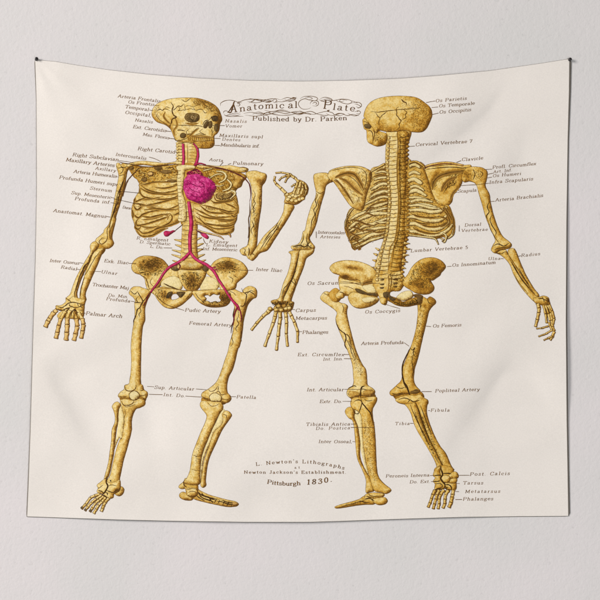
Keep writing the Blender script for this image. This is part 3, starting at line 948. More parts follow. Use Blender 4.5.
# -- pelvis
pv = Sheet("pelvis", 0.5)
pv.blob(151, 265, 15, 8, 5, .95); pv.blob(148, 276, 6, 5, 0, .35); pv.blob(158, 258, 8, 4, 10, .4)
pv.fill(c4("55,205 55,180 75,155 110,142 160,145 195,158 218,182 226,195 248,190 278,205 282,240 240,265 205,262 165,300 130,300 118,272 114,250 95,230 70,222"), 'ochre', base=.14, line=.9, hatch=.8)
pv.scribble(c4("80,200 110,160 170,158 215,190 200,225 140,235 95,225"), 230, 1.8, .36, (74, 54, 20), (150, 210), .5)
pv.line(c4("95,232 118,245 130,275 135,300"), .7, INK, .2)
pv.line(c4("150,240 140,265 155,285"), .5, INK, .2)
pv.blobs = []
pv.blob(226, 267, 13, 5.5, 0, .75); pv.blob(229, 262, 7, 5, 20, .35); pv.blob(236, 274, 6, 6, 0, .15)
pv.fill(c4("418,190 440,165 480,149 530,156 568,176 590,212 575,238 550,258 538,270 532,292 500,302 470,302 440,255 400,222"), 'ochre', base=.14, line=.9, hatch=.7)
pv.scribble(c4("430,190 480,165 540,175 560,205 520,220 440,222"), 150, 2.0, .34, (74, 54, 20), (-25, 25), .5)
for s in ("440,180 480,176 520,186", "430,205 480,200 540,206", "500,235 520,250 515,270", "520,228 545,245", "470,170 500,172 540,182"):
    pv.line(c4(s), .5, (84, 58, 24), .25)
pv.blobs = []
pv.fill(c4("192,262 232,237 272,245 288,275 275,300 200,290"), 'pale', base=.08, line=.5, hatch=.3)
pv.fill(c4("372,262 400,238 440,250 458,280 435,302 378,306"), 'pale', base=.08, line=.5, hatch=.3)
pv.line(c4("200,270 235,285 272,298"), 1.0, (96, 70, 34), .3)
pv.blob(191.5, 280, 8, 10, 0, .75); pv.blob(190, 288, 5, 5, 0, .2)
pv.fill(c4("272,200 300,196 330,200 362,196 388,205 398,225 375,272 352,302 310,302 286,272 268,230"), 'ochre', base=.15, line=.8, hatch=.7)
pv.scribble(c4("285,225 330,215 375,225 370,265 345,296 312,296 290,268"), 240, 1.7, .36, (78, 56, 24), (50, 130), .7)
pv.line(c4("275,204 330,208 390,206"), .8, INK, .2)
for s in ("248,178 235,188 240,205 260,212 278,200 280,185 262,176", "385,180 400,186 408,205 395,215 380,205"):
    pv.fill(c4(s), 'hollow', base=.5, line=.7, hatch=.3)
    pv.line(c4(s), .6, INK, .3)
# pubic bones, lower arches and their openings
pv.blobs = []
pv.blob(163, 293, 6, 5, 0, .5); pv.blob(164, 300, 5, 6, 30, .35)
pv.fill(c4("130,300 165,292 200,286 280,300 330,305 332,325 312,345 285,368 245,386 205,378 178,352 158,322"), 'ochre', base=.16, line=.8, hatch=.6, holes=[c4("240,322 262,318 272,335 250,345 236,342")])
pv.fill(c4("222,312 242,308 240,325 225,338 212,335"), 'hollow', base=.72, line=.5, hatch=.3)
pv.fill(c4("262,310 295,308 300,315 282,335 270,328"), 'hollow', base=.72, line=.5, hatch=.3)
pv.line(c4("160,320 185,345 215,368 250,378"), .7, INK, .25)
pv.line(c4("300,345 315,330 325,312"), .6, INK, .2)
pv.scribble(c4("145,305 205,295 210,345 180,345"), 70, 1.6, .34, (86, 60, 26), (40, 120))
pv.blobs = []
pv.blob(224, 298, 6, 8, -15, .85); pv.blob(208, 306, 14, 3, 5, .6)
pv.fill(c4("335,306 400,300 470,298 505,312 510,332 504,360 478,376 420,379 380,366 352,342"), 'ochre', base=.2, line=.9, hatch=.8, holes=[c4("388,328 405,322 415,328 430,318 448,322 462,320 458,335 466,348 455,357 440,352 420,358 402,350 390,352 398,340")])
pv.scribble(c4("470,308 505,315 505,355 470,372 400,368 370,350 455,350"), 110, 1.6, .36, (64, 48, 22), (20, 110))
pv.line(c4("345,312 362,335 392,362"), .6, INK, .2)
pv.line(c4("160,298 230,292 290,303 330,304 400,300 470,297"), .5, (120, 86, 38), .2)

# -- legs
tl = Sheet("thigh_bone", 0.45)
tl.fill(c12("305,262 400,270 492,262 482,318 400,322 312,318"), 'gold', base=.62, line=.4, hatch=.4)
tl.blob(139, 297, 3, 3, 0, .2); tl.blob(137, 340, 2, 40, 3, -.05)
TL = J(c4("62,285 46,300 42,318 60,333 70,350"), c10("183,100 186,150 185,205 174,270 165,330 157,420"), c12("385,0 382,80 374,140 366,178 335,190 330,220 302,240 285,268 302,286 345,285 400,292 450,276 490,290 506,268 504,240 480,222 470,190 456,172 455,90 456,0"),
       c10("234,400 244,280 262,225 262,140 280,80 305,22"), c4("128,298 105,290 88,284"))
tl.fill(TL, 'ochre', base=.2, line=.85, hatch=.6)
for s, w in (("300,20 262,70 240,95 225,130 205,150 195,190 178,230 176,262", .9), ("205,10 222,40 245,80 238,110", .8), ("180,90 205,95 235,92", .7), ("225,130 232,160 218,180 222,205", .55), ("150,5 185,30 205,12", .6), ("215,45 195,70 205,85 190,100", .5)):
    tl.line(c10(s), w, (66, 42, 18), .2)
for s, w in (("335,190 345,225 385,232 415,215 420,185", .7), ("445,225 470,228 475,200", .6), ("285,268 320,275 355,270", .6), ("445,260 470,268 500,255", .6), ("302,240 330,250", .5)):
    tl.line(c12(s), w, INK, .2)
kl = Sheet("kneecap", 1.2)
kl.fill(c12("368,262 382,240 406,231 430,240 446,262 440,285 406,302 378,290"), 'pale', base=.05, line=1.1, hatch=.5, lo=.8)

sl = Sheet("shin_bones", 0.85)
sl.fill(J(c12("298,340 322,372 334,440 326,520 318,600"), c14("372,60 340,130 322,180 312,150 318,40 330,0"), c12("270,590 286,470 290,370")), 'pale', base=.10, line=0, hatch=.3)
sl.fill(J(c12("246,335 262,318 285,314 306,338 292,368 286,420 284,470 272,530 264,600"), c14("330,160 316,240 298,320 285,352 255,370 266,325 288,240 300,150 310,80 314,0"), c12("260,470 262,420 250,375 240,352")), 'ochre', base=.24, line=.85, hatch=.8)
sl.blob(126, 411, 4, 6, 0, .25); sl.blob(122, 425, 2, 16, 5, .15)
sl.fill(J(c12("304,302 340,292 400,302 450,290 484,302 486,335 452,356 422,366 400,402 388,450 386,500"), c14("462,0 448,60 424,150 400,230 382,320 372,368 376,410 350,440 300,425 275,400 282,368 302,335 326,230 355,120 380,60"),
          c12("312,590 325,520 330,440 318,370 306,330")), 'ochre', base=.2, line=.85, hatch=.7)
for s, w in (("310,305 325,335 360,340 395,325 405,305", .8), ("325,340 345,350 380,345 420,330", .5), ("330,360 340,400 330,440 335,480", .4), ("404,322 425,312", .6)):
    sl.line(c12(s), w, INK, .2)

ft = Sheet("foot_bones", 1.1)
ft.fill(c16("444,222 460,185 490,168 522,168 540,198 526,242 492,260 455,246"), 'ochre', base=.22, line=.9, hatch=.8)
ft.blob(117, 490, 3, 2.4, 0, .7)
ft.fill(c16("352,88 300,124 270,152 280,182 270,222 330,242 352,262 392,285 432,275 438,242 470,225 500,200 505,152 496,100 440,120 380,120"), 'ochre', base=.16, line=.75, hatch=.6)
for s, w in (("375,70 362,120 378,160 362,200 345,225 318,250", 1.3), ("330,150 300,175 280,185", .6), ("378,160 420,150 470,160", .5), ("362,200 395,215 430,225 470,195", .8), ("350,222 375,235 370,255", .8), ("318,250 350,262 385,290", 1.0), ("280,205 310,212 340,232", .7), ("400,100 408,108 402,112", .9)):
    ft.line(c16(s), w, (64, 42, 18), .15)
for s, w in (("300,240 250,255 205,275 160,340 112,388", 2.5), ("318,250 262,285 215,325 180,365 148,408", 2.5), ("338,262 292,300 255,330 225,378 198,418", 2.5), ("358,272 320,315 285,350 262,392 236,436", 2.6), ("388,280 352,322 335,355 325,385 312,415", 2.9)):
    ft.digit(c16(s), w, line=.95)
for s in ("112,388 125,365", "148,408 160,386", "200,416 210,392"):
    ft.line(c16(s), 1.5, (96, 80, 58), .1, taper=False)

tr = Sheet("thigh_bone", 0.45)
tr.fill(c13("172,350 260,372 360,372 330,408 240,412 165,402"), 'gold', base=.62, line=.4, hatch=.4)
tr.blob(248, 303, 3, 8, 30, .5); tr.blob(243, 318, 2.5, 12, 10, .35)
TR = J(c11("362,82 380,60 410,68 440,84 468,92 480,66 520,45 562,58 577,92 570,130 545,142 512,182 492,240 476,310 470,370 460,440 446,500"), c13("432,0 400,130 366,200 352,268 356,318 376,342 383,370 352,396 300,384 225,376 180,366 160,346 170,318 218,288 272,240 305,170 335,80"),
       c11("358,540 376,460 394,400 400,330 402,260 410,205 388,152"))
tr.fill(TR, 'ochre', base=.2, line=.9, hatch=.8)
for s, w in (("460,60 480,95 520,88 545,100 565,120", .7), ("480,95 500,120 480,190 450,195", .8), ("410,200 400,260 405,300 392,340 382,400", 1.0), ("430,210 440,260 428,300 440,330 418,360 430,390", .6), ("468,370 455,420 462,460", .7), ("400,380 388,430 398,470 380,500", .5), ("500,110 530,80 560,90", .5), ("370,85 400,95 420,120", .5)):
    tr.line(c11(s), w, (70, 44, 20), .2)
for s, w in (("210,292 230,310 262,300 285,270", .6), ("262,322 290,310 310,335 345,330", .7), ("315,365 345,372 375,362", .6), ("165,345 190,362 220,368", .6), ("290,270 285,310", .6)):
    tr.line(c13(s), w, INK, .2)
kr = Sheet("kneecap", 1.2)
kr.fill(c13("220,352 236,330 262,321 300,338 314,364 302,384 262,386 232,380"), 'pale', base=.08, line=1.0, hatch=.5, lo=.7)

sr = Sheet("shin_bones", 0.85)
sr.fill(J(c13("318,440 345,470 330,520 312,580"), c15("330,10 300,85 272,150 256,210 248,300 238,300 240,220 254,150 285,70 305,10"), c13("262,560 285,510")), 'pale', base=.10, line=0, hatch=.3)
sr.fill(J(c13("315,482 340,455 370,463 387,488 376,512"), c15("372,0 340,70 312,130 292,180 280,240 274,300 276,332 258,345 243,330 250,280 260,200 275,150 300,80 326,10"), c13("310,560 322,515")), 'ochre', base=.24, line=.85, hatch=.8)
sr.blob(212, 411, 6, 3, 0, -.08)
sr.fill(J(c13("150,406 165,382 210,384 290,384 318,408 322,440 300,472 280,512"), c15("306,10 290,50 265,110 250,160 242,220 240,265 238,322 200,330 146,320 142,310 165,280 180,240 186,200 196,140 222,70 248,5"), c13("188,545 200,492 172,452 156,430")), 'ochre', base=.18, line=.9, hatch=.8)
sr.scribble(c15("225,80 280,60 250,160 235,200 205,190"), 60, 1.4, .3, (110, 78, 34), (-20, 30))
sr.line(c13("205,392 235,420 275,415 300,392"), .5, INK, .2)
sr.line(c15("195,150 225,158 248,150"), .4, INK, .2)
sr.line(c15("190,235 215,242 240,240"), .4, INK, .2)
sr.line(c13("325,480 345,490 350,515"), .7, INK, .2)

fo = Sheet("foot_bones", 0.4)
fo.fill(c17("130,70 115,100 80,130 75,150 100,162 135,155 150,140 150,90"), 'ochre', base=.2, line=.8)
fo.blob(186, 499, 5, 2, 10, .25)
fo.fill(c17("80,210 100,190 130,192 165,222 198,240 180,260 120,255 85,235"), 'ochre', base=.3, line=.9, hatch=.8)
fo.fill(c17("190,212 225,158 262,178 335,212 425,238 505,258 562,270 588,292 562,312 490,315 400,298 300,276 205,248"), 'ochre', base=.3, line=.8, hatch=.6)
for s, w in (("230,180 270,215 320,230 360,250 400,255", 1.2), ("240,200 280,240 330,255 380,275", 1.0), ("220,215 260,245 300,262", .8), ("330,225 350,260 370,285", .8), ("400,245 380,285", .9), ("430,250 410,290", .8), ("470,262 450,298", .9), ("505,268 490,305", .9), ("400,265 450,275 500,290 550,300", .9), ("440,255 490,275 560,285", .8), ("535,275 525,305", .8), ("270,195 290,220 340,235 420,252", .8)):
    fo.line(c17(s), w, (66, 42, 18), .25)
fo.fill(c17("535,278 562,278 583,292 562,303 538,300"), 'orange', base=.45, line=.6)
fo.fill(c17("128,120 180,112 236,122 240,192 228,222 190,240 150,222 135,180"), 'gold', base=.32, line=.5, hatch=.4)
fo.fill(c17("138,165 175,150 222,160 238,192 228,215 190,225 152,215 145,190"), 'ochre', base=.14, line=.85, hatch=.6)
fo.line(c17("155,195 185,182 215,185 225,200"), .6, INK, .15)
fo.line(c17("142,170 180,160 222,165"), .6, INK, .15)
fo.line(c17("118,95 122,130 145,150"), .9, INK, .15)
fo.line(c17("150,215 180,228 215,225"), .9, INK, .15)

# -- heart, arteries, kidneys
ht = Sheet("heart", 1.5)
ht.blob(195.5, 170, 4, 3, 0, .5)
ht.fill(c3("40,168 70,152 100,143 130,165 138,190 95,200 55,195"), 'artery', base=.5, line=.5, hatch=.4, ink=(90, 20, 40))
ht.scribble(c3("40,168 70,152 100,143 130,165 138,190 95,200 55,195"), 60, 1.6, .5, (64, 30, 28), (0, 180))
ht.scribble(c3("60,170 100,150 130,170 120,190"), 22, 1.4, .45, (212, 130, 96), (0, 180))
ht.blobs = []
ht.blob(208, 194, 5, 9, 20, .4); ht.blob(188, 183, 5, 4, 0, .3); ht.blob(195, 186, 6, 6, 0, -.28); ht.blob(196, 202, 6, 2, 10, .35); ht.blob(201, 180, 5, 3, 20, .25)
ht.fill(c3("45,182 70,178 100,172 138,186 180,204 212,235 217,255 205,288 172,330 126,352 82,338 46,322 30,290 14,240 22,215"), 'magenta', base=.34, line=.6, hatch=.5, ink=(120, 16, 62), rough=1.7)
ht.scribble(c3("30,200 100,180 180,210 210,250 170,325 120,345 50,318 30,280"), 130, 1.8, .35, (126, 14, 68), (0, 90), .8)
ht.scribble(c3("50,200 120,200 170,240 150,300 80,320 45,280"), 34, 1.6, .36, (226, 96, 152), (0, 90), .8)
for s in ("40,215 80,240 120,250 160,245", "60,300 100,310 150,312", "110,215 140,235 150,262", "50,250 80,275 120,285"):
    ht.line(c3(s), .6, (122, 14, 66), .4)

cr1 = Sheet("carotid_artery", 1.9); cr2 = Sheet("carotid_artery", 1.9)
ar = Sheet("artery", 1.9)
DK = (104, 18, 40)
cr1.tube(c2("378,-8 380,40 382,85 378,122"), [2.4, 2.4, 2.4, 2.9], 'artery', line=.8, ink=DK)
cr2.tube(c2("440,-10 462,20 468,60 460,100 450,124"), [1, 2, 2.4, 2.9], 'artery', line=.9, ink=DK)
cr2.tube(c2("450,116 480,110 515,118"), [2, 1.3, 0.67], 'artery', line=.5, ink=DK, base=.4)
ar.tube(J(c2("412,338 420,400 427,460 426,500"), c4("323,50 322,90 324,128")), [3, 3.5, 3.7, 3.5, 3.4, 3.1, 3.3], 'artery', line=.9, ink=DK)
ar.tube(c4("326,122 300,150 268,174 240,187 220,202 202,222 185,250 168,275 152,295 140,312"), [2.7, 2.9, 2.7, 2.5, 2.4, 2.2, 2, 1.8, 1.7, 1.3], 'artery', line=.8, ink=DK)
ar.line(c4("142,308 128,328 120,352 108,372"), 1.0, DARKRED, .1)
ar.tube(c4("322,122 340,148 365,167 400,184 425,205 442,228 456,255 470,275 485,298 502,325 520,350 540,372 550,392"), [2.7, 2.7, 2.7, 2.8, 2.7, 2.5, 2.4, 2.2, 2, 2, 2.2, 2.5, 1.8], 'artery', line=.8, ink=DK)
ar.tube(c4("542,378 532,400 526,425 522,462"), [1.5, 1.2, 0.92, 0.5], 'artery', line=.6, ink=(86, 30, 30), base=.6)
ar.tube(c4("548,385 556,402 560,428 557,448"), [1.3, 1, 0.76, 0.42], 'artery', line=.5, ink=(86, 30, 30), base=.5)
ar.line(c4("268,174 278,190 270,205"), 1.0, DARKRED, .1)
ar.line(c4("404,186 425,196 444,194"), .8, (160, 40, 70), .1)
ar.line(c4("418,208 440,206 450,210"), .7, (160, 40, 70), .1)

k1 = Sheet("kidney", 1.5)
k1.fill(c2("262,525 275,515 300,518 318,512 332,515 318,525 300,538 285,548 268,545"), 'artery', base=.35, line=.6, ink=DK, hatch=.3)
k1.line(c2("325,518 350,498 385,470"), .6, (80, 50, 28), .15)
k2 = Sheet("kidney", 1.5)
k2.fill(np.array([(199.6, 231.3), (202, 231.5), (206, 234), (208.6, 237), (207.2, 238.9), (203.5, 237), (201, 234.6)]), 'artery', base=.25, line=.6, ink=DK, hatch=.3)
k2.line(np.array([(196, 229.5), (199, 232), (203, 234)]), 1.1, (96, 60, 70), .1)
k2.line(np.array([(203, 238), (204.5, 242), (206.5, 244)]), .5, INK, .1)

# ------------------------------------------------------------------ the skeleton seen from behind
d1 = Crop(355, 85, 600 / 90); d2 = Crop(330, 150, 6); d3 = Crop(370, 145, 6); d4 = Crop(320, 235, 5); d5 = Crop(300, 150, 6)
d6 = Crop(250, 230, 6); d7 = Crop(240, 270, 7.5); d8 = Crop(440, 150, 5); d9 = Crop(480, 240, 600 / 110); d10 = Crop(515, 280, 600 / 70)
d11 = Crop(300, 290, 6); d12 = Crop(390, 290, 6); d13 = Crop(310, 370, 6); d14 = Crop(380, 370, 6); d15 = Crop(320, 440, 6)
d16 = Crop(400, 440, 5); d17 = Crop(330, 470, 600 / 70); d18 = Crop(415, 460, 10); d19 = Crop(390, 245, 7.5)

bs = Sheet("printed_skeleton", 0.9)
bs.fill(J(d1("212,305 206,400 202,500"), d2("338,120 345,180 350,280 345,380 335,470 320,540 300,600"), d4("275,150 285,185 300,200 400,200 412,175 428,90"), d2("450,600 464,520 470,420 470,200 470,110"), d1("350,420 375,318 340,300 270,300")), 'ochre', base=.16, line=.7, hatch=.5)
bs.blob(407, 180, 3.5, 90, 0, .22)
bs.fill(J(d1("282,310 290,420"), d2("402,60 404,200 412,300 402,450 388,540 376,600"), d4("340,170 345,200 398,200 410,150 425,60"), d2("452,590 462,520 468,420 468,200 468,110"), d1("346,420 362,322")), 'gold', base=.45, line=.35, hatch=.3)
bs.scribble(J(d1("290,320 360,330 345,500"), d2("465,200 465,420 450,590 385,590 405,450 412,300")), 420, 1.7, .42, (104, 68, 16), (30, 150), .5)
for k in range(36):
    y = 136 + k * 4.05
    xl = np.interp(y, [135, 165, 200, 230, 250, 275], [388.3, 386.8, 389.6, 386.6, 381, 376.6]); xm = np.interp(y, [135, 165, 200, 230, 250, 275], [397.5, 397, 399, 397, 393, 388])
    xr = np.interp(y, [135, 150, 200, 230, 250, 275], [408, 407.5, 408.3, 408, 405, 402])
    bs.fill(np.array([(xl - 1.1, y + 1.2), (xl - .9, y + 2.9), (xl + 1.6, y + 3.3), (xl + 1.6, y + .7)]), 'ochre', base=.2, line=.6, hatch=.2, lo=.6)
    bs.fill(np.array([(xr + 1.2, y + 1.6), (xr + 1.0, y + 3.2), (xr - 1.6, y + 3.5), (xr - 1.6, y + .9)]), 'gold', base=.4, line=.6, hatch=.3, lo=.6)
    bs.line(np.array([(xl - .4, y), ((xl + xm) / 2, y + .8), (xm, y - .2)]), .5, (110, 76, 30), .25)
    bs.line(np.array([(xm + 1, y + 1), ((xm + xr) / 2, y + 1.6), (xr + .3, y + .6)]), .6, (84, 54, 14), .3)
bs.line(J(d1("282,310 285,420 278,560"), d2("402,60 404,200 412,300 402,450 388,540"), d4("352,60 344,110 340,170")), .8, (150, 108, 40), .3)
bs.line(J(d1("300,320 300,420 295,560"), d2("418,60 418,200 424,300 416,450 402,540"), d4("372,60 362,110 355,170")), .5, (96, 62, 18), .3)
spikes(bs, [((379, 250), (375.5, 248), 2.2), ((377, 255), (373.5, 253.5), 2.2), ((376, 261), (372.5, 260), 2.2), ((376.5, 268), (373, 267), 2),
            ((404, 243), (409.5, 243.5), 2), ((404, 249), (410, 249), 2.2), ((403, 255), (408.5, 255), 2.2), ((402, 261), (407.5, 262), 2), ((402, 267), (405.5, 268.5), 2)], 'gold')

bk = Sheet("skull", 1.2)
bk.blob(381, 142, 4, 4, 0, .5); bk.blob(377, 130, 3, 4, 0, .3)
bk.fill(d1("50,238 62,222 85,222 110,250 135,265 150,300 170,310 212,328 212,375 195,398 150,409 112,396 82,372 76,305 60,290"), 'gold', base=.2, line=.7, hatch=.7)
bk.scribble(d1("140,320 205,335 205,375 180,395 140,385 125,350"), 70, 1.4, .34, (116, 78, 26), (0, 180))
bk.fill(d1("62,265 85,258 108,272 100,290 75,288 64,280"), 'hollow', base=.5, line=.8, hatch=.3)
for s in ("82,300 110,310 120,345 118,392", "55,240 80,250 110,262", "112,262 132,292 130,330 124,372", "120,300 135,325"):
    bk.line(d1(s), .7, (100, 66, 24), .2)
bk.blobs = []
bk.blob(426, 108, 12, 20, -15, .34); bk.blob(414, 121, 14, 9, 10, .30); bk.blob(420, 96, 12, 5, 30, .25); bk.blob(380, 124, 6, 6, 0, .28); bk.blob(376, 103, 9, 6, 0, -.06); bk.blob(394, 128, 14, 4, 0, .2)
bk.fill(d1("58,205 75,150 110,110 170,85 250,74 340,74 410,84 460,114 500,150 514,195 500,242 475,290 442,313 380,312 330,302 290,308 220,312 165,302 142,318 122,290 100,262 72,228"), 'gold', base=.14, line=.8, hatch=.8)
bk.scribble(d1("400,90 460,120 505,190 470,285 400,305 370,240 380,150"), 330, 1.1, .36, (116, 76, 20), (0, 180), .8)
bk.scribble(d1("320,85 400,90 380,150 370,240 400,305 300,300 310,180"), 150, 1.0, .3, (140, 98, 36), (0, 180), .8)
bk.scribble(d1("130,240 200,250 250,300 160,300"), 60, 1.1, .3, (136, 94, 34), (0, 180))
for s, w in (("108,176 150,181 205,174 270,166 340,160 420,155 442,138", .6), ("138,184 150,205 166,222 160,240 158,268", .65), ("166,222 175,210 190,195 214,176", .6), ("290,145 275,160 280,185 276,200 290,218 306,240 294,262 296,280 276,302", .75), ("306,240 325,225 340,215 334,198 347,182 330,168 312,163", .6), ("306,94 318,104 322,112 340,118 345,136", .8), ("360,155 400,152 425,160", .4)):
    bk.line(d1(s), w, (88, 56, 18), .25)

bA = Crop(340, 155, 10); bB = Crop(340, 195, 10); bC = Crop(400, 155, 10); bD = Crop(400, 190, 10)
b3 = Sheet("ribcage", 0.15)
b3.blob(352, 236, 7, 9, 20, .3); b3.blob(347, 222, 4, 12, 0, .25)
b3.fill(J(bA("300,160 400,110 470,80 480,200"), bB("490,100 490,250 480,340 450,425 400,440 330,458 250,502 200,532 140,544 112,502 84,440 60,392 44,325 58,250 78,172 120,128 240,110 250,60")), 'ochre', base=.34, line=.5, hatch=.8)
b3.scribble(J(bA("330,170 470,90"), bB("485,100 470,400 250,500 130,530 60,390 70,180 240,110")), 420, 2.4, .36, (104, 72, 28), (-55, -15), .3)
b3.scribble(bB("60,250 200,280 160,530 110,510 60,390"), 120, 2.2, .4, (92, 62, 24), (20, 80), .4)
for s, w in (("470,175 420,165 350,185", 2.0), ("470,225 410,228 340,245", 2.3), ("480,292 420,290 360,320 310,350", 2.9), ("485,372 430,365 350,395 300,430", 2.8), ("490,425 420,420 330,455 250,495", 2.4), ("485,480 420,495 330,515 270,545", 2.6)):
    b3.tube(bA(s), [w * .9, w * 1.12, w * 1.12, w * .7], 'pale', line=.8, ink=(86, 58, 24), base=.28, lo=.7)
for s, w in (("480,75 420,95 340,118 250,165", 2.9), ("480,130 420,140 340,160 270,180", 2.2), ("480,185 400,185 330,190 250,222 185,252", 3.5), ("470,235 400,262 330,290 250,310 190,345", 3.2), ("300,160 230,180 160,212 105,250", 2.9),
             ("205,262 150,285 100,330 92,345", 3.0), ("470,270 420,275 350,262", 2.0), ("465,325 400,330 320,345 240,370 150,395", 3.0), ("180,310 130,345 85,375", 2.4), ("450,375 390,385 310,400 240,440 170,470", 3.4), ("160,395 120,420 100,450", 2.2), ("440,415 370,435 300,455 230,490 160,520", 2.6), ("240,445 180,470 120,490", 2.0),
             ("135,130 100,170 75,215", 1.6), ("75,220 55,270 50,320", 1.4)):
    b3.tube(bB(s), [w * .75, w * 1.08, w * 1.12, w * .65], 'pale', line=.85, ink=(84, 56, 22), base=.28, lo=.7)
for s in ("470,150 420,140 370,160", "465,205 400,198 340,215", "470,262 400,262 330,295", "480,335 400,340 300,395", "480,395 400,400 290,455", "480,460 380,475 280,520"):
    b3.eng(bA(s), .8, 1.8, (150, 110, 50))
for s in ("110,240 190,262 260,290 330,300", "100,320 170,330 240,370", "90,370 150,400 210,430", "240,175 300,190 360,215", "120,440 170,460 200,500", "300,345 360,370 440,365", "200,350 260,350 330,345", "130,500 150,530 145,552", "170,510 200,530 180,548", "110,490 128,530 150,548", "60,300 80,350 90,400", "45,325 75,370 80,420", "255,170 300,130 340,118"):
    b3.eng(bB(s), .8, 1.8, (150, 108, 50))
b3.blobs = []
b3.blob(430, 222, 12, 5, 0, .12); b3.blob(449, 216, 4, 12, 0, .2)
b3.fill(J(bC("78,95 130,70 200,90 260,180 330,400 400,500"), bD("470,150 505,180 532,280 546,380 525,450 470,492 430,470 360,488 280,470 180,462 80,455 50,350")), 'gold', base=.34, line=.5, hatch=.7)
b3.scribble(J(bC("80,100 200,90 250,200 320,400"), bD("480,160 525,280 505,430 300,432 80,425")), 480, 2.3, .34, (112, 78, 26), (-10, 40), .4)
for s, w in (("92,115 150,98 205,130", 3.2), ("88,195 140,172 205,195", 3.0), ("80,262 140,242 200,275 225,290", 3.8), ("100,325 165,312 245,358", 2.6), ("88,375 165,355 268,412", 3.6), ("88,430 180,425 300,455", 2.4), ("105,470 200,448 330,470", 3.0), ("105,505 240,495 370,525", 2.8), ("190,525 280,520 380,540", 1.8)):
    b3.tube(bC(s), [w * .95, w * 1.12, w * 1.08, w * .6], 'pale', line=.85, ink=(86, 58, 20), base=.28, lo=.6)
for s, w in (("80,160 190,152 300,178 400,186", 2.6), ("78,208 200,200 320,220 420,205 470,172", 3.6), ("70,272 160,270 270,305 400,302 490,240", 3.8), ("66,345 160,338 280,385 400,385 500,315", 3.8), ("70,412 180,420 300,450 400,442 480,398 528,340", 3.4), ("70,446 190,462 300,476 355,492 384,545", 1.6), ("430,430 462,460 448,515 430,520", 1.8), ("540,370 528,440 480,485", 2.2), ("400,480 432,495 420,515", 1.2)):
    b3.tube(bD(s), [w * .85, w * 1.08, w * 1.05, w * .6], 'pale', line=.85, ink=(86, 58, 20), base=.26, lo=.6)
for s in ("500,178 532,280 542,380 520,450", "440,160 482,232 522,302", "400,180 452,222 502,292", "380,258 452,282 484,312", "110,232 180,262 300,276 400,262", "180,328 270,362 380,362 472,320", "130,300 200,330 300,340", "130,378 200,412 300,436 400,431", "430,170 440,200 400,240", "470,230 500,330 470,380", "480,320 440,350 400,370"):
    b3.eng(bD(s), .8, 1.9, (160, 118, 50))
b3.tube(bC("85,85 130,68 180,72 250,125"), [1.6, 1.8, 1.8, 1.2], 'gold', line=.9, ink=(86, 58, 20), base=.3)
b3.eng(bC("140,65 190,95 245,130"), .9, 1.5)
b3.tube(bA("310,165 380,125 445,90"), [1.4, 1.8, 2.2], 'ochre', line=.8, ink=(86, 58, 20), base=.2)

b4 = Sheet("shoulder_blade", 1.6)
b4.blob(352, 183, 5, 16, -42, .28); b4.blob(341, 190, 3, 18, -38, .28); b4.blob(371, 174, 3, 9, -15, .55); b4.blob(350, 174.5, 10, 2.5, 8, .5); b4.blob(359, 205, 5, 4, 0, .18)
b4.fill(d2("-2,125 50,105 120,95 190,100 238,122 250,140 242,200 222,260 206,330 190,362 150,352 118,330 70,262 22,192 2,180 -12,160"), 'ochre', base=.17, line=.9, hatch=.8)
for s, w in (("35,158 70,140 110,135 150,145 185,195 205,240", 1.3), ("25,172 50,190 95,250 140,325", .9), ("55,160 110,190 150,240 200,268", .8), ("80,150 130,165 170,205 205,262", .5), ("190,110 215,140 218,180 205,235", .7), ("0,128 60,112 140,104 200,118", .5), ("40,190 80,235 120,290", .5)):
    b4.line(d2(s), w, (76, 50, 20), .2)
b4.scribble(d2("150,130 235,128 236,190 205,250 180,190"), 60, 1.9, .32, (104, 74, 30), (50, 110), .3)
b4.scribble(d2("60,165 120,190 200,270 190,330 140,310"), 80, 2.4, .3, (128, 92, 40), (30, 60), .3)
b4.eng(d2("30,165 70,146 110,138 150,150 182,195 202,240"), .9, 4.5, (168, 124, 54))
b4.eng(d2("25,180 55,198 98,255 140,322"), .8, 2.6, (160, 118, 54))
b4.eng(d2("52,166 100,188 150,236 196,272"), .5, 3.4, (168, 124, 56))
b4.line(d2("242,138 262,118 300,100 335,85"), .6, INK, .2)

b5 = Sheet("shoulder_blade", 1.6)
b5.blob(434, 178, 3.4, 13, 28, .75); b5.blob(450, 172, 13, 3, -8, .55); b5.blob(447, 186, 5, 11, 32, .4); b5.blob(425, 175, 4, 10, 0, -.06); b5.blob(461, 172, 6, 6, 0, .5)
b5.fill(d3("332,142 400,116 500,106 560,120 606,122 602,172 562,202 540,252 502,292 490,342 460,366 420,362 388,340 352,280 312,190"), 'gold', base=.16, line=.9, hatch=.8)
b5.scribble(d3("380,240 395,205 440,178 500,165 560,160 510,200 450,190 400,250 385,275"), 100, 1.9, .34, (92, 66, 24), (100, 170), .4)
b5.scribble(d3("430,270 450,220 510,195 520,230 460,270"), 90, 2.2, .36, (96, 64, 24), (110, 150), .3)
for s, w in (("372,266 376,230 392,200 430,174 500,158 580,150", 1.0), ("425,282 440,240 470,205 520,188", .9), ("330,150 400,138 480,132 560,138 606,130", .7), ("345,130 410,124 500,116 560,126", .5), ("440,290 470,250 510,240", .5)):
    b5.line(d3(s), w, (70, 48, 16), .2)
b5.eng(d3("374,268 378,232 394,204 430,180 500,162 575,158"), .9, 4.6, (146, 108, 42))
b5.eng(d3("428,278 444,240 474,208 520,192"), .7, 4.4, (146, 104, 42))
b5.eng(d3("480,330 500,285 535,250"), .5, 3.0, (160, 118, 48))
b5.tube(d3("318,140 345,124 400,112 470,106 560,122"), [1.4, 2.0, 2.2, 2.0, 1.6], 'gold', line=.8, base=.2)
b5.tube(d3("300,104 322,122 330,140"), [1.5, 1.6, 1.2], 'gold', line=.9, base=.4)

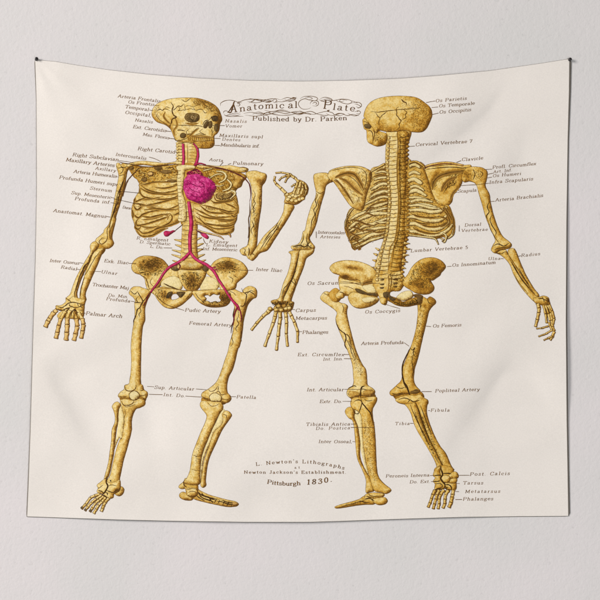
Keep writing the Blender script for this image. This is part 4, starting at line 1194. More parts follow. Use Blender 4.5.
b6 = Sheet("upper_arm_bone", 1.0)
b6.blob(321, 182, 5, 6, 20, .28)
b6.fill(J(d5("82,152 110,138 158,137 176,150 196,146 210,156 200,186 175,198 155,216 146,260 130,310 112,380 95,450"), d6("372,20 358,48 366,70 388,100 380,118 345,122 300,122 258,118 246,104 252,94 288,84 308,55 318,10"),
            d5("30,480 45,410 70,330 90,290 96,250 85,200")), 'ochre', base=.18, line=.85, hatch=.8)
for s, w in (("95,255 105,275 92,300 100,330 82,360 88,390 72,420 66,470 52,520", .7), ("120,280 105,310 112,340 95,370 92,410 75,450", .6), ("165,140 178,160 172,190", .8), ("190,148 198,165 188,188", .8), ("95,245 120,262 142,250", .5), ("60,480 55,540 40,590", .5)):
    b6.line(d5(s), w, (76, 50, 20), .25)
for s, w in (("255,100 300,92 330,100 362,70", .9), ("322,20 318,60 300,92", .7), ("345,20 340,60 352,95 380,108", .7)):
    b6.line(d6(s), w, (66, 44, 18), .2)
b6.scribble(d6("258,98 300,88 350,80 380,105 345,118 270,114"), 60, 1.5, .36, (84, 58, 22), (0, 180))

b7 = Sheet("forearm_bones", 1.2)
b7.fill(d6("232,132 262,122 300,124 296,140 282,200 266,260 232,340 202,400 196,438 160,446 132,440 128,428 168,412 180,390 200,320 226,260 244,190 246,150"), 'ochre', base=.18, line=.85, hatch=.6)
b7.fill(d6("298,124 340,120 382,114 376,140 338,170 322,220 298,280 272,350 248,420 254,442 202,442 206,400 236,332 266,262 285,190"), 'ochre', base=.18, line=.9, hatch=.8)
for s, w in (("296,140 280,200 266,262 236,332 206,400", 1.0), ("280,240 250,300 270,330 256,370", .7), ("262,275 225,330 205,350 190,400", .6), ("262,290 275,320 262,360 240,400", .6)):
    b7.line(d6(s), w, (70, 46, 18), .25)

b8 = Sheet("hand_bones", 1.4)
b8.blob(282, 303.5, 7, 3, 0, .7)
b8.fill(d7("232,235 268,222 300,236 345,232 398,238 402,262 384,302 342,312 282,312 250,292 262,262"), 'ochre', base=.35, line=.9, hatch=.8)
b8.scribble(d7("245,238 395,240 385,290 270,290"), 120, 1.6, .5, (52, 38, 20), (0, 180))
for s, w in (("240,285 205,318 170,348 122,402 84,452", [4.0, 3.2, 2.7, 2.4]), ("268,312 262,350 250,395 218,480 184,576", [3.4, 3.3, 3.0, 2.6]), ("298,315 302,360 295,405 285,500 272,605", [3.4, 3.3, 3.0, 2.6]),
             ("342,315 346,355 348,402 346,480 356,576", [3.3, 3.1, 2.8, 2.4]), ("368,312 385,345 408,392 432,462 430,546", [3.0, 2.8, 2.6, 2.3])):
    b8.digit(d7(s), w, line=.9)
for cx, cy in ((225, 290), (270, 300), (310, 300), (345, 290), (370, 285), (290, 270), (330, 268)):
    p = np.array([d7(f"{cx},{cy}")[0]])
    b8.fill(p + np.array([(-2.2, -.3), (-1, -1.6), (1.2, -1.5), (2.2, .2), (1, 1.6), (-1.2, 1.5)]), 'ochre', base=.2, line=.9, hatch=.5, lo=.6)

b9 = Sheet("upper_arm_bone", 2.3)
b9.blob(467, 174, 5, 5, 0, .6); b9.blob(481, 172, 4, 6, 0, .3)
b9.fill(d8("128,92 155,84 185,84 215,90 236,110 232,150 226,180 246,220 252,260 266,320 286,380 312,430 342,455 357,472 348,490 300,502 276,516 256,500 265,475 276,450 255,400 230,340 210,270 195,220 180,172 150,156 120,160 108,132"), 'gold', base=.2, line=.9, hatch=.9)
b9.scribble(d8("115,100 160,95 205,100 215,140 160,150 120,150"), 60, 1.6, .34, (104, 74, 26), (50, 120), .4)
for s, w in (("245,258 236,285 245,310 232,330 240,350", .8), ("262,320 250,350 262,380 280,410 275,430", .7), ("240,350 250,390 270,430 300,470", .6), ("165,95 175,120 165,150", .7), ("200,105 215,120 200,140", .6), ("262,482 290,470 320,480 345,465", .8), ("270,500 300,490 345,485", .7)):
    b9.line(d8(s), w, (70, 46, 16), .2)

b10 = Sheet("forearm_bones", 2.1)
b10.fill(d9("156,52 182,45 197,64 214,108 250,190 290,258 322,302 302,312 255,250 214,190 180,122 155,80"), 'gold', base=.2, line=.9, hatch=.9)
b10.fill(d9("76,65 100,50 140,54 152,76 176,112 216,172 260,240 302,300 322,312 300,336 270,312 220,252 184,190 160,130 118,86"), 'gold', base=.18, line=.9, hatch=.9)
for s, w in (("165,110 200,170 240,230 290,290", 1.0), ("185,185 215,235 262,295", .5), ("85,68 115,75 140,62", .6), ("210,150 240,205 275,255", .6)):
    b10.line(d9(s), w, (70, 46, 16), .2)

b11 = Sheet("hand_bones", 2.5)
b11.blob(546, 303, 3, 2, 0, .4)
b11.fill(d10("160,152 210,145 236,136 262,138 286,152 294,182 300,208 272,218 232,216 190,202 168,190"), 'gold', base=.24, line=.9, hatch=.8)
for s, w in (("195,200 205,240 203,280", [3.4, 3.2]), ("203,282 190,340 176,402", [3.0, 2.6])):
    b11.digit(d10(s), w, 'gold', line=.9)
for s, w in (("242,212 262,290 272,370", [2.4, 2.2]), ("262,214 285,290 300,350", [2.4, 2.4]), ("282,214 305,280 318,345", [2.4, 2.5]), ("294,210 318,265 335,330", [2.0, 2.2])):
    b11.digit(d10(s), w, 'gold', line=.8)
for s, w in (("318,345 318,400 335,440 318,490 300,515", [3.0, 3.0, 2.8, 2.2]), ("290,360 300,395 320,430", [2.0, 2.2]), ("285,395 230,412 182,416", [1.5, 1.2]), ("322,425 262,462 200,484", [1.7, 1.3]), ("320,480 280,500 245,516", [1.7, 1.2]), ("335,330 325,380", [2.2])):
    b11.digit(d10(s), w, 'gold', line=.85)
for s in ("262,240 275,300 272,350", "280,230 300,290", "262,150 285,170 280,200", "200,160 240,160 250,190", "235,145 245,165 290,180"):
    b11.line(d10(s), .8, (74, 48, 16), .15)

# -- pelvis from behind
b12 = Sheet("pelvis", 1.4)
b12.fill(d4("100,200 200,215 285,195 300,260 285,312 220,318 150,306 112,300 98,270"), 'gold', base=.42, line=.3, hatch=.4)
b12.fill(np.array([(329, 293), (336, 288), (342, 295), (338, 302), (331, 300)]), 'gold', base=.4, line=.4, hatch=.4)
b12.blobs = []
b12.fill(d4("78,300 92,284 100,270 95,250 100,214 150,222 215,240 268,232 288,270 284,296 240,300 190,292 150,300 130,296 118,312 98,320 82,314"), 'ochre', base=.14, line=.8, hatch=.6)
b12.line(d4("100,232 150,236 205,250 232,246"), .5, INK, .2)
b12.line(d4("96,285 116,290 120,308"), .7, INK, .1)
b12.line(d4("118,255 150,262 172,272"), .5, (120, 84, 38), .2)
b12.blob(352, 267, 9, 3, 8, .32); b12.blob(346, 276, 6, 4, 10, .34); b12.blob(364, 278, 4, 4, 0, .25); b12.blob(334, 267, 4, 5, -30, .2)
b12.blob(351, 268, 11, 2.6, 6, .5); b12.blob(345, 276.5, 9, 2.6, 8, .6); b12.blob(362, 270, 4, 2.5, 30, .35); b12.blob(373, 281, 4, 4, -30, .4)
b12.fill(d4("48,165 70,140 120,127 180,130 232,145 272,170 292,206 280,228 240,238 214,252 204,246 195,226 150,226 110,216 95,200 65,190"), 'ochre', base=.15, line=.85, hatch=.7)
b12.eng(d4("215,248 235,236 275,228 288,205"), .7, 3.6, (150, 106, 46))
b12.blobs = []
b12.blob(352, 300, 5, 4, 0, .2); b12.blob(368, 303, 8, 3, -15, .35)
b12.fill(d4("140,312 160,286 200,290 252,305 292,315 286,336 252,356 200,367 160,352"), 'ochre', base=.18, line=.9, hatch=.8)
b12.fill(d4("210,318 250,310 280,318 262,336 225,338"), 'pale', base=.05, line=.5, hatch=.2)
b12.fill(d4("175,270 196,270 240,290 276,290 286,304 240,300 194,290"), 'hollow', base=.65, line=.7, hatch=.5)
b12.fill(d4("212,255 258,252 280,272 276,288 240,286"), 'pale', base=.05, line=.4, hatch=.2)
b12.fill(d4("285,190 300,178 350,186 398,180 416,200 432,230 412,262 396,280 352,286 332,345 318,348 304,338 292,300 268,255 262,222"), 'gold', base=.2, line=.6, hatch=.5)
for s in ("302,222 320,220 318,226 304,227", "300,245 320,242 318,250 304,250", "300,262 318,260 316,268 303,268", "368,220 388,216 388,224 370,226", "368,238 386,236 386,244 370,245", "372,256 386,254 385,261 374,262"):
    b12.fill(d4(s), 'hollow', base=.7, line=.4, hatch=.2)
b12.line(d4("338,190 344,230 340,270 330,290"), 1.0, (150, 108, 46), .4)
b12.line(d4("352,190 358,230 352,275"), .7, (110, 74, 24), .3)
b12.scribble(d4("345,190 410,200 425,240 395,275 350,282"), 110, 1.6, .36, (110, 74, 22), (0, 180))
b12.fill(d4("316,290 330,285 348,286 346,305 330,318 318,308"), 'hollow', base=.75, line=.6, hatch=.3)
b12.fill(d4("298,318 318,312 332,322 326,346 306,342"), 'gold', base=.2, line=.7)
# right half, in shade
b12.blobs = []
b12.blob(430, 270, 12, 9, -15, .7); b12.blob(418, 283, 10, 6, 0, .45); b12.blob(424, 288, 12, 5, 10, .35); b12.blob(436, 264, 8, 6, 30, .3); b12.blob(408, 268, 4, 10, 30, -.1)
b12.fill(d19("92,270 130,225 160,172 205,125 262,98 330,95 385,118 416,158 405,185 385,205 372,228 325,262 305,268 328,310 325,340 300,362 262,370 200,362 150,335 105,305"), 'gold', base=.24, line=.9, hatch=.9)
b12.scribble(d19("180,165 240,130 330,125 375,180 340,245 290,262 310,310 220,320 140,290"), 400, 1.4, .34, (82, 60, 22), (0, 180), .7)
b12.blobs = []
b12.blob(398, 300, 14, 3, 8, .3)
b12.fill(d19("0,385 60,402 100,425 160,402 205,388 240,395 235,440 190,450 120,462 50,452 10,430 -20,412"), 'gold', base=.5, line=.8, hatch=.8)
b12.scribble(d19("0,390 100,430 200,395 230,435 120,458 20,430"), 160, 1.5, .42, (66, 48, 16), (0, 180))
b12.fill(d19("50,390 90,355 150,342 172,375 160,398 105,418 60,405"), 'pale', base=.1, line=.6, hatch=.3)
b12.fill(d19("168,378 200,368 242,378 245,400 225,440 205,420 200,395"), 'dark', base=.5, line=.6, hatch=.6)
b12.fill(d4("340,296 356,306 378,322 362,330 346,316"), 'hollow', base=.7, line=.5, hatch=.3)

# -- legs from behind
b13 = Sheet("thigh_bone", 0.9)
b13.fill(d13("232,140 300,150 382,140 388,178 320,182 256,182"), 'gold', base=.62, line=.4, hatch=.4)
b13.blob(349, 372, 4, 14, -8, .12)
b13.fill(J(d11("122,42 148,10 176,14 190,40 240,75 268,82 286,98 280,132 290,190 310,270 335,360 370,440"), d13("335,0 342,60 346,90 376,110 390,132 372,162 330,156 300,154 282,166 240,166 220,142 230,110 255,94 262,70"),
            d11("320,520 312,440 280,350 250,280 226,222 214,172 220,132 172,92 134,66")), 'ochre', base=.18, line=.85, hatch=.9)
b13.blobs = []
for s, w in (("214,172 222,210 240,240 268,262 275,290 268,330 285,360", .9), ("268,262 290,275 300,300 310,350", .7), ("275,290 300,340 310,380 325,410", .6), ("300,330 322,370 335,420", .5), ("250,82 262,110 255,140", .5), ("140,20 160,28 185,30", .5)):
    b13.line(d11(s), w, (72, 46, 18), .25)
b13.scribble(d11("285,300 320,330 370,450 385,520 345,500 320,420"), 110, 1.4, .32, (120, 84, 30), (30, 110))
for s, w in (("230,112 262,95 280,100", .7), ("330,95 310,105 302,140 305,165", 1.2), ("225,140 250,155 290,150", .7), ("310,110 340,120 378,118", .6)):
    b13.line(d13(s), w, (66, 44, 16), .2)
b13.fill(d13("232,132 255,125 290,138 300,152 282,164 242,164"), 'ochre', base=.45, line=.5)
b13.fill(d13("320,128 350,118 380,125 386,140 368,158 330,152"), 'ochre', base=.5, line=.5)

b14 = Sheet("shin_bones", 1.4)
b14.fill(J(d13("250,225 285,225 312,250 318,300 322,400 330,500"), d15("268,60 278,130 300,230 310,270 280,200 262,130 244,60"), d13("300,440 290,350 270,290")), 'pale', base=.06, line=0, hatch=.3)
b14.fill(J(d13("210,252 224,226 250,224 270,248 266,285 286,340 300,430"), d15("240,40 242,110 272,180 312,250 326,300 300,312 274,312 276,242 254,180 224,110 212,10"), d13("270,400 258,310 230,286")), 'gold', base=.2, line=.85, hatch=.8)
b14.blob(369, 440, 3, 40, 0, .1)
b14.fill(J(d13("244,190 265,164 320,166 392,160 400,186 376,232 376,280 386,340 392,420"), d15("335,80 340,170 352,222 382,260 420,290 426,306 400,322 368,316 325,302 300,232 276,130 265,60"), d13("316,400 310,290 292,252 250,226")), 'gold', base=.2, line=.85, hatch=.9)
b14.scribble(J(d13("320,300 380,300 390,420"), d15("330,60 330,180 350,240 310,230 275,90")), 260, 1.2, .32, (120, 82, 22), (0, 180))
for s, w in (("305,165 312,195 335,225 365,265 380,330", 1.0), ("265,190 280,180 300,182 312,195 300,240 285,270", .8), ("320,170 345,185 385,180", .5), ("252,228 275,262 300,250", .6)):
    b14.line(d13(s), w, (68, 44, 16), .2)

b15 = Sheet("foot_bones", 1.2)
b15.fill(d17("296,226 312,205 345,196 390,194 462,204 452,230 380,252 320,256"), 'gold', base=.22, line=.8, hatch=.8)
b15.fill(d17("300,222 250,250 180,272 100,293 42,315 58,328 120,322 200,308 290,296 380,292 385,250"), 'gold', base=.28, line=.8, hatch=.7)
b15.blob(380, 497, 5, 2, -10, -.1)
b15.fill(d17("360,250 420,238 470,234 492,264 472,291 422,299 388,287 370,270"), 'gold', base=.2, line=.9, hatch=.8)
for s, w in (("290,250 340,245 380,265", .9), ("255,262 290,275 340,278", .8), ("250,260 262,285", .8), ("215,270 222,292", .8), ("180,280 188,300", .8), ("140,290 146,308", .8), ("100,300 104,316", .7), ("200,285 260,270 300,262", .8), ("110,308 170,295 220,285", .7), ("330,200 345,220 380,225 440,222", .6), ("310,222 340,235 380,238", .6), ("300,215 295,240", .9)):
    b15.line(d17(s), w, (78, 50, 18), .2)

b16 = Sheet("thigh_bone", 0.9)
b16.fill(d14("78,140 160,135 238,125 262,170 170,178 104,182"), 'gold', base=.62, line=.4, hatch=.4)
b16.blob(431, 299, 5, 5, 0, .45); b16.blob(425, 305, 5, 3, 0, .3)
b16.fill(J(d12("165,62 198,42 222,52 240,40 266,54 275,76 252,100 232,132 216,202 197,280 172,390 148,470"), d14("205,10 202,60 215,95 240,124 222,140 180,142 150,142 100,156 66,152 60,130 95,96 128,60 134,10"),
            d12("76,480 82,450 106,390 132,320 156,232 166,150 166,102")), 'gold', base=.26, line=.9, hatch=.9)
b16.blobs = []
b16.scribble(d12("180,110 225,120 195,280 165,400 140,480 120,420 150,280"), 190, 1.3, .34, (112, 76, 20), (0, 180))
for s, w in (("118,345 135,360 150,345 140,375 150,400", .8), ("120,350 100,390 78,440 74,490 78,540 95,590", 1.1), ("140,380 132,430 140,480 128,530", .6), ("190,255 200,270 190,285", .7), ("165,70 185,90 180,110", .8), ("225,52 232,75 250,82", .7)):
    b16.line(d12(s), w, (68, 44, 14), .2)
for s, w in (("134,10 140,60 160,100 175,140 180,180", 1.3), ("95,96 120,110 150,105", .6), ("190,130 215,118 238,125", .7), ("70,140 100,145 140,135", .6)):
    b16.line(d14(s), w, (64, 42, 14), .2)
b16.fill(d14("180,132 205,122 236,124 226,138 195,140"), 'dark', base=.5, line=.5)

b17 = Sheet("shin_bones", 1.4)
b17.fill(d14("92,178 120,162 165,150 210,152 244,146 262,165 286,180 284,206 240,200 200,212 150,206 110,196"), 'gold', base=.18, line=.9, hatch=.7)
b17.fill(J(d14("214,190 240,168 286,182 282,212 282,270 316,370 356,450"), d16("230,70 256,130 270,150 240,160 215,125 180,60"), d14("285,400 246,290 224,215")), 'gold', base=.26, line=.9, hatch=.9)
b17.fill(J(d14("150,204 185,200 216,204 242,285 282,390"), d16("185,70 212,130 205,160 172,172 182,150 180,120 150,60"), d14("216,350 186,262 165,225")), 'gold', base=.2, line=.9, hatch=.9)
for s, w in (("180,205 215,290 260,380 300,460 350,560", .8), ("224,212 250,290 290,400 335,490 380,580", 1.0), ("240,210 275,300 310,390", .7), ("110,178 150,168 178,180 165,195", .8), ("180,175 200,190 240,180", .9), ("205,240 230,310 262,400", .5)):
    b17.line(d14(s), w, (70, 46, 14), .25)
b17.scribble(d14("210,260 260,280 320,420 380,560 330,520 260,400"), 200, 1.5, .34, (104, 72, 18), (40, 80))

b18 = Sheet("foot_bones", 1.7)
b18.fill(d18("190,100 260,55 345,65 390,125 340,215 240,210"), 'gold', base=.34, line=.5, hatch=.5)
b18.fill(d18("205,90 180,152 202,178 180,212 200,242 196,292 240,302 300,284 370,302 410,292 412,232 400,205 330,215 270,180 250,120 262,60"), 'gold', base=.2, line=.8, hatch=.7)
b18.fill(d18("330,165 370,122 408,118 434,150 428,178 396,186 372,182 345,190"), 'gold', base=.2, line=.9, hatch=.8)
b18.fill(d18("360,188 395,182 420,192 412,222 380,232 340,228 345,205"), 'gold', base=.2, line=.9, hatch=.8)
b18.fill(d18("268,165 300,152 345,165 350,200 330,225 290,222 268,200"), 'gold', base=.16, line=.9, hatch=.6)
for s, w in (("250,60 268,110 275,150 258,180 270,210 300,245 290,280", 1.4), ("275,140 320,132 365,140", .9), ("185,155 240,152 268,160", .8), ("300,245 340,250 365,275 360,300", 1.0), ("205,240 250,235 275,262 240,285", .8), ("200,300 230,285 260,292", 1.0), ("260,292 300,282 330,300 370,300", 1.0), ("300,250 310,275 335,270", .8), ("180,212 220,215 250,205", .8)):
    b18.line(d18(s), w, (64, 42, 14), .15)
for s, w in (("200,300 178,345 165,385 150,430 130,474", [3.0, 2.6, 2.6, 2.6]), ("242,300 218,345 208,392 195,440 182,490", [3.0, 2.7, 2.6, 2.5]), ("290,295 255,345 240,392 240,440 230,490", [3.2, 2.8, 2.6, 2.5]), ("335,300 305,345 298,392 298,440 278,482", [3.3, 2.9, 2.8, 2.7]), ("385,300 375,345 370,372 360,425 338,476", [3.4, 3.2, 3.2, 3.2])):
    b18.digit(d18(s), w, 'gold', line=1.0)

# ------------------------------------------------------------------ put the skeletons together
front = sp.build(tap, "printed skeleton seen from the front, with a magenta heart and arteries")
for sh, lab in ((bl1, None), (bl2, None), (rb, None), (sk, "skull facing right with open teeth"), (cl1, None), (cl2, None), (ul, None), (fl, None), (hl, "hand hanging down with spread fingers"),
                (ur, None), (fr, None), (hr, "raised hand with curled fingers"), (pv, None), (tl, None), (kl, None), (sl, None), (ft, "foot turned towards the viewer"), (tr, None), (kr, None), (sr, None),
                (fo, "foot seen from the side"), (ht, "magenta heart"), (cr1, None), (cr2, None), (ar, "crimson branching artery"), (k1, "small crimson kidney"), (k2, "small crimson kidney")):
    sh.build(front, lab)
back = bs.build(tap, "printed skeleton seen from behind")
for sh, lab in ((b3, None), (bk, "back of the skull with suture lines"), (b4, None), (b5, None), (b6, None), (b7, None), (b8, "open hand with long spread fingers"), (b9, None), (b10, None), (b11, "hand hanging with bent fingers"),
                (b12, None), (b13, None), (b14, None), (b15, "foot seen from the side"), (b16, None), (b17, None), (b18, "foot with five toes pointing down")):
    sh.build(back, lab)

# ------------------------------------------------------------------ lettering
G = {}


def glyph(ch, adv, s):
    st = []
    for part in s.split('|'):
        sm = part.startswith('~')
        st.append((sm, pts(part[1:] if sm else part)))
    G[ch] = (adv, st)


glyph('A', 7.2, "0.7,0 3.5,8 6.3,0|1.8,2.8 5.1,2.8|-.1,0 1.6,0|5.2,0 7.2,0")
glyph('B', 6.4, "1,0 1,8|~1,8 3.4,8 4.9,7.3 4.9,5.2 3.4,4.3 1,4.2|~1,4.2 3.8,4.1 5.5,3.1 5.3,1 3.6,0 1,0|.1,8 1,8|.1,0 1,0")
glyph('C', 6.8, "~6.1,6 5.2,7.6 3.3,8 1.4,6.8 .8,4 1.4,1.2 3.3,0 5.2,.4 6.2,2|6.1,7.9 6.1,5.9")
glyph('D', 7.2, "1.1,0 1.1,8|~1.1,8 4,7.9 6,6.3 6.4,4 5.8,1.5 4,.1 1.1,0|.1,8 1.1,8|.1,0 1.1,0")
glyph('E', 6.2, "1.1,0 1.1,8|.1,8 5.4,8 5.4,6.5|1.1,4.2 4,4.2|4,5 4,3.4|.1,0 5.7,0 5.7,1.6")
glyph('F', 5.9, "1.1,0 1.1,8|.1,8 5.4,8 5.4,6.5|1.1,4.2 4,4.2|4,5 4,3.4|.1,0 2.2,0")
glyph('H', 7.6, "1.2,0 1.2,8|6.2,0 6.2,8|1.2,4.2 6.2,4.2|.2,0 2.3,0|.2,8 2.3,8|5.1,0 7.3,0|5.1,8 7.3,8")
glyph('I', 3.2, "1.5,0 1.5,8|.4,0 2.7,0|.4,8 2.7,8")
glyph('J', 4.6, "~3.2,8 3.2,2 2.6,.2 1.2,-.1 .4,1|2,8 4.4,8")
glyph('K', 7, "1.2,0 1.2,8|5.8,8 1.2,3.6|2.8,5 6.2,0|.2,0 2.3,0|.2,8 2.3,8|5.2,0 7,0|4.8,8 6.6,8")
glyph('L', 6, "1.2,0 1.2,8|.2,8 2.3,8|.2,0 5.5,0 5.5,1.8")
glyph('M', 8.8, "1.2,0 1.3,8 4.3,1 7.3,8 7.4,0|.2,0 2.2,0|.2,8 1.3,8|6.3,0 8.5,0|7.3,8 8.5,8")
glyph('N', 7.6, "1.2,0 1.2,8 6.2,0 6.2,8|.2,0 2.2,0|.1,8 1.2,8|5.1,8 7.3,8")
glyph('O', 7.4, "~3.7,8 1.6,6.9 .9,4 1.6,1.1 3.7,0 5.8,1.1 6.5,4 5.8,6.9 3.7,8")
glyph('P', 6.4, "1.2,0 1.2,8|~1.2,8 3.8,8 5.5,7.2 5.5,4.8 3.8,3.9 1.2,3.9|.2,8 1.2,8|.2,0 2.4,0")
glyph('R', 7, "1.2,0 1.2,8|~1.2,8 3.8,8 5.4,7.2 5.4,5 3.8,4.2 1.2,4.2|3.2,4.2 6,0 7,0|.2,8 1.2,8|.2,0 2.3,0")
glyph('S', 5.8, "~5,6.2 4.6,7.5 3,8 1.2,7.3 1,5.6 2.4,4.6 4,3.8 5.1,2.4 4.6,.7 2.8,0 1.2,.5 .7,2|5,7.9 5,6.2|.7,.1 .7,2")
glyph('T', 6.8, "3.4,0 3.4,8|.5,6.4 .5,8 6.3,8 6.3,6.4|2.3,0 4.5,0")
glyph('U', 7.4, "~1.2,8 1.2,3 1.9,.6 3.7,0 5.5,.6 6.2,3 6.2,8|.2,8 2.3,8|5.1,8 7.3,8")
glyph('V', 7, ".7,8 3.5,0 6.3,8|-.2,8 1.8,8|5.3,8 7.1,8")
glyph('a', 5, "~.8,4 1.6,5.1 2.9,5 3.4,3.8 3.4,1.2 3.8,.1 4.7,.3|~3.4,3 1.8,2.7 .6,1.8 .8,.3 2,0 3.4,1.3")
glyph('b', 5.2, "1.2,8 1.2,.2|~1.2,3.8 2.5,5.1 4.2,4.4 4.6,2.5 4,.6 2.4,0 1.2,.9|.2,8 1.2,8")
glyph('c', 4.5, "~4,4 3.2,5.1 2,5.1 .8,4 .6,2.4 1.2,.7 2.5,0 4.1,1|4,4.2 3.9,3.4")
glyph('d', 5.4, "4,8 4,.2 5,.2|~4,3.8 2.8,5.1 1.1,4.4 .6,2.5 1.2,.6 2.7,0 4,.9|3,8 4,8")
glyph('e', 4.7, "~.7,2.8 4.1,2.8 3.8,4.5 2.5,5.2 1.1,4.4 .6,2.5 1.3,.6 2.7,0 4.2,1")
glyph('f', 3.4, "~3.4,7.4 2.6,8 1.7,7.4 1.5,6 1.5,0|.3,5 3,5|.6,0 2.6,0")
glyph('g', 5, "~2.3,5.1 .9,4.4 .8,2.9 2.2,2 3.6,2.7 3.7,4.3 2.3,5.1|3.4,4.8 4.9,5.2|~1.2,2.2 .9,1.2 2.4,.7 4,.2 4.2,-1.4 2.4,-2.4 .6,-1.7 .7,-.4 1.6,.5")
glyph('h', 5.6, "1.2,0 1.2,8|~1.2,3.6 2.6,5.1 4,4.8 4.4,3.4 4.4,0|.2,8 1.2,8|.3,0 2.1,0|3.5,0 5.3,0")
glyph('i', 2.7, "1.4,0 1.4,5|.4,5 1.4,5|.4,0 2.4,0|1.3,7 1.5,7.4")
glyph('j', 3, "~1.7,5 1.7,-.8 1,-2.3 0,-1.9|.6,5 1.7,5|1.6,7 1.8,7.4")
glyph('k', 5.4, "1.2,0 1.2,8|4.4,5 1.2,2.4|2.3,3.3 4.7,0|.2,8 1.2,8|.3,0 2.1,0|3.8,0 5.4,0|3.5,5 5,5")
glyph('l', 2.7, "1.4,0 1.4,8|.3,8 1.4,8|.4,0 2.4,0")
glyph('m', 8.2, "1.2,0 1.2,5|~1.2,3.7 2.5,5.1 3.6,4.8 4.1,3.4 4.1,0|~4.1,3.7 5.4,5.1 6.5,4.8 7,3.4 7,0|.2,5 1.2,5|.3,0 2.1,0|3.2,0 5,0|6.1,0 7.9,0")
glyph('n', 5.6, "1.2,0 1.2,5|~1.2,3.6 2.6,5.1 4,4.8 4.4,3.4 4.4,0|.2,5 1.2,5|.3,0 2.1,0|3.5,0 5.3,0")
glyph('o', 4.9, "~2.4,5.1 1.1,4.4 .6,2.5 1.1,.7 2.4,0 3.8,.7 4.3,2.5 3.8,4.4 2.4,5.1")
glyph('p', 5.3, "1.2,-2.6 1.2,5|~1.2,3.8 2.5,5.1 4.2,4.4 4.6,2.5 4,.6 2.4,0 1.2,.9|.2,5 1.2,5|.3,-2.6 2.2,-2.6")
glyph('r', 4, "1.2,0 1.2,5|~1.2,3 2,4.6 3,5.1 3.7,4.6|.2,5 1.2,5|.3,0 2.3,0")
glyph('s', 4, "~3.3,3.9 2.9,4.9 1.9,5.1 .9,4.5 .9,3.4 2,2.7 3.2,2 3.4,.8 2.4,0 1.1,.2 .6,1.3|3.3,5 3.3,3.9|.6,.1 .6,1.3")
glyph('t', 3.3, "~1.4,7 1.4,1.2 1.9,.1 2.9,.3|.3,5 2.9,5")
glyph('u', 5.5, "~1.2,5 1.2,1.6 1.7,.3 2.9,.1 4.2,1.5|4.2,5 4.2,0 5.2,0|.2,5 1.2,5|3.2,5 4.2,5")
glyph('v', 5, ".7,5 2.5,0 4.3,5|-.1,5 1.5,5|3.5,5 5,5")
glyph('w', 7, ".7,5 2.2,0 3.6,4.8 5,0 6.4,5|-.1,5 1.5,5|5.6,5 7.1,5")
glyph('x', 4.8, ".7,5 4.1,0|4.1,5 .7,0|0,5 1.4,5|3.5,5 4.8,5|0,0 1.4,0|3.5,0 4.8,0")
glyph('y', 5, ".7,5 2.5,0|4.3,5 2,-1.8 .8,-2.4 .2,-1.8|-.1,5 1.5,5|3.5,5 5,5")
glyph('0', 5, "~2.4,8 1,6.8 .6,4 1,1.2 2.4,0 3.8,1.2 4.2,4 3.8,6.8 2.4,8")
glyph('1', 3.4, ".5,6.6 1.7,8 1.7,0|.5,0 2.9,0")
glyph('3', 5, "~.7,6.6 1.8,8 3.6,7.6 3.7,5.6 1.9,4.4|~1.9,4.4 4,3.6 4.2,1.4 2.6,0 1,.4 .5,1.8")
glyph('8', 5, "~2.4,8 1,7.2 1,5.4 2.4,4.3 4,3 4,1 2.4,0 .8,1 .8,3 2.4,4.3 3.8,5.4 3.8,7.2 2.4,8")
glyph('5', 4.6, "3.8,8 1.2,8 1,4.6|~1,4.6 2.6,5.1 3.9,4 3.9,1.6 2.4,0 .6,.8")
glyph('7', 4.6, ".5,6.6 .5,8 4,8 1.8,0")
glyph('.', 2, ".8,0 1.1,.5")
glyph(',', 2, "1.1,.5 .7,-1.2")
glyph("'", 2, "1.1,8 .8,6.4")
glyph(' ', 3.4, "0,-20 0,-20")


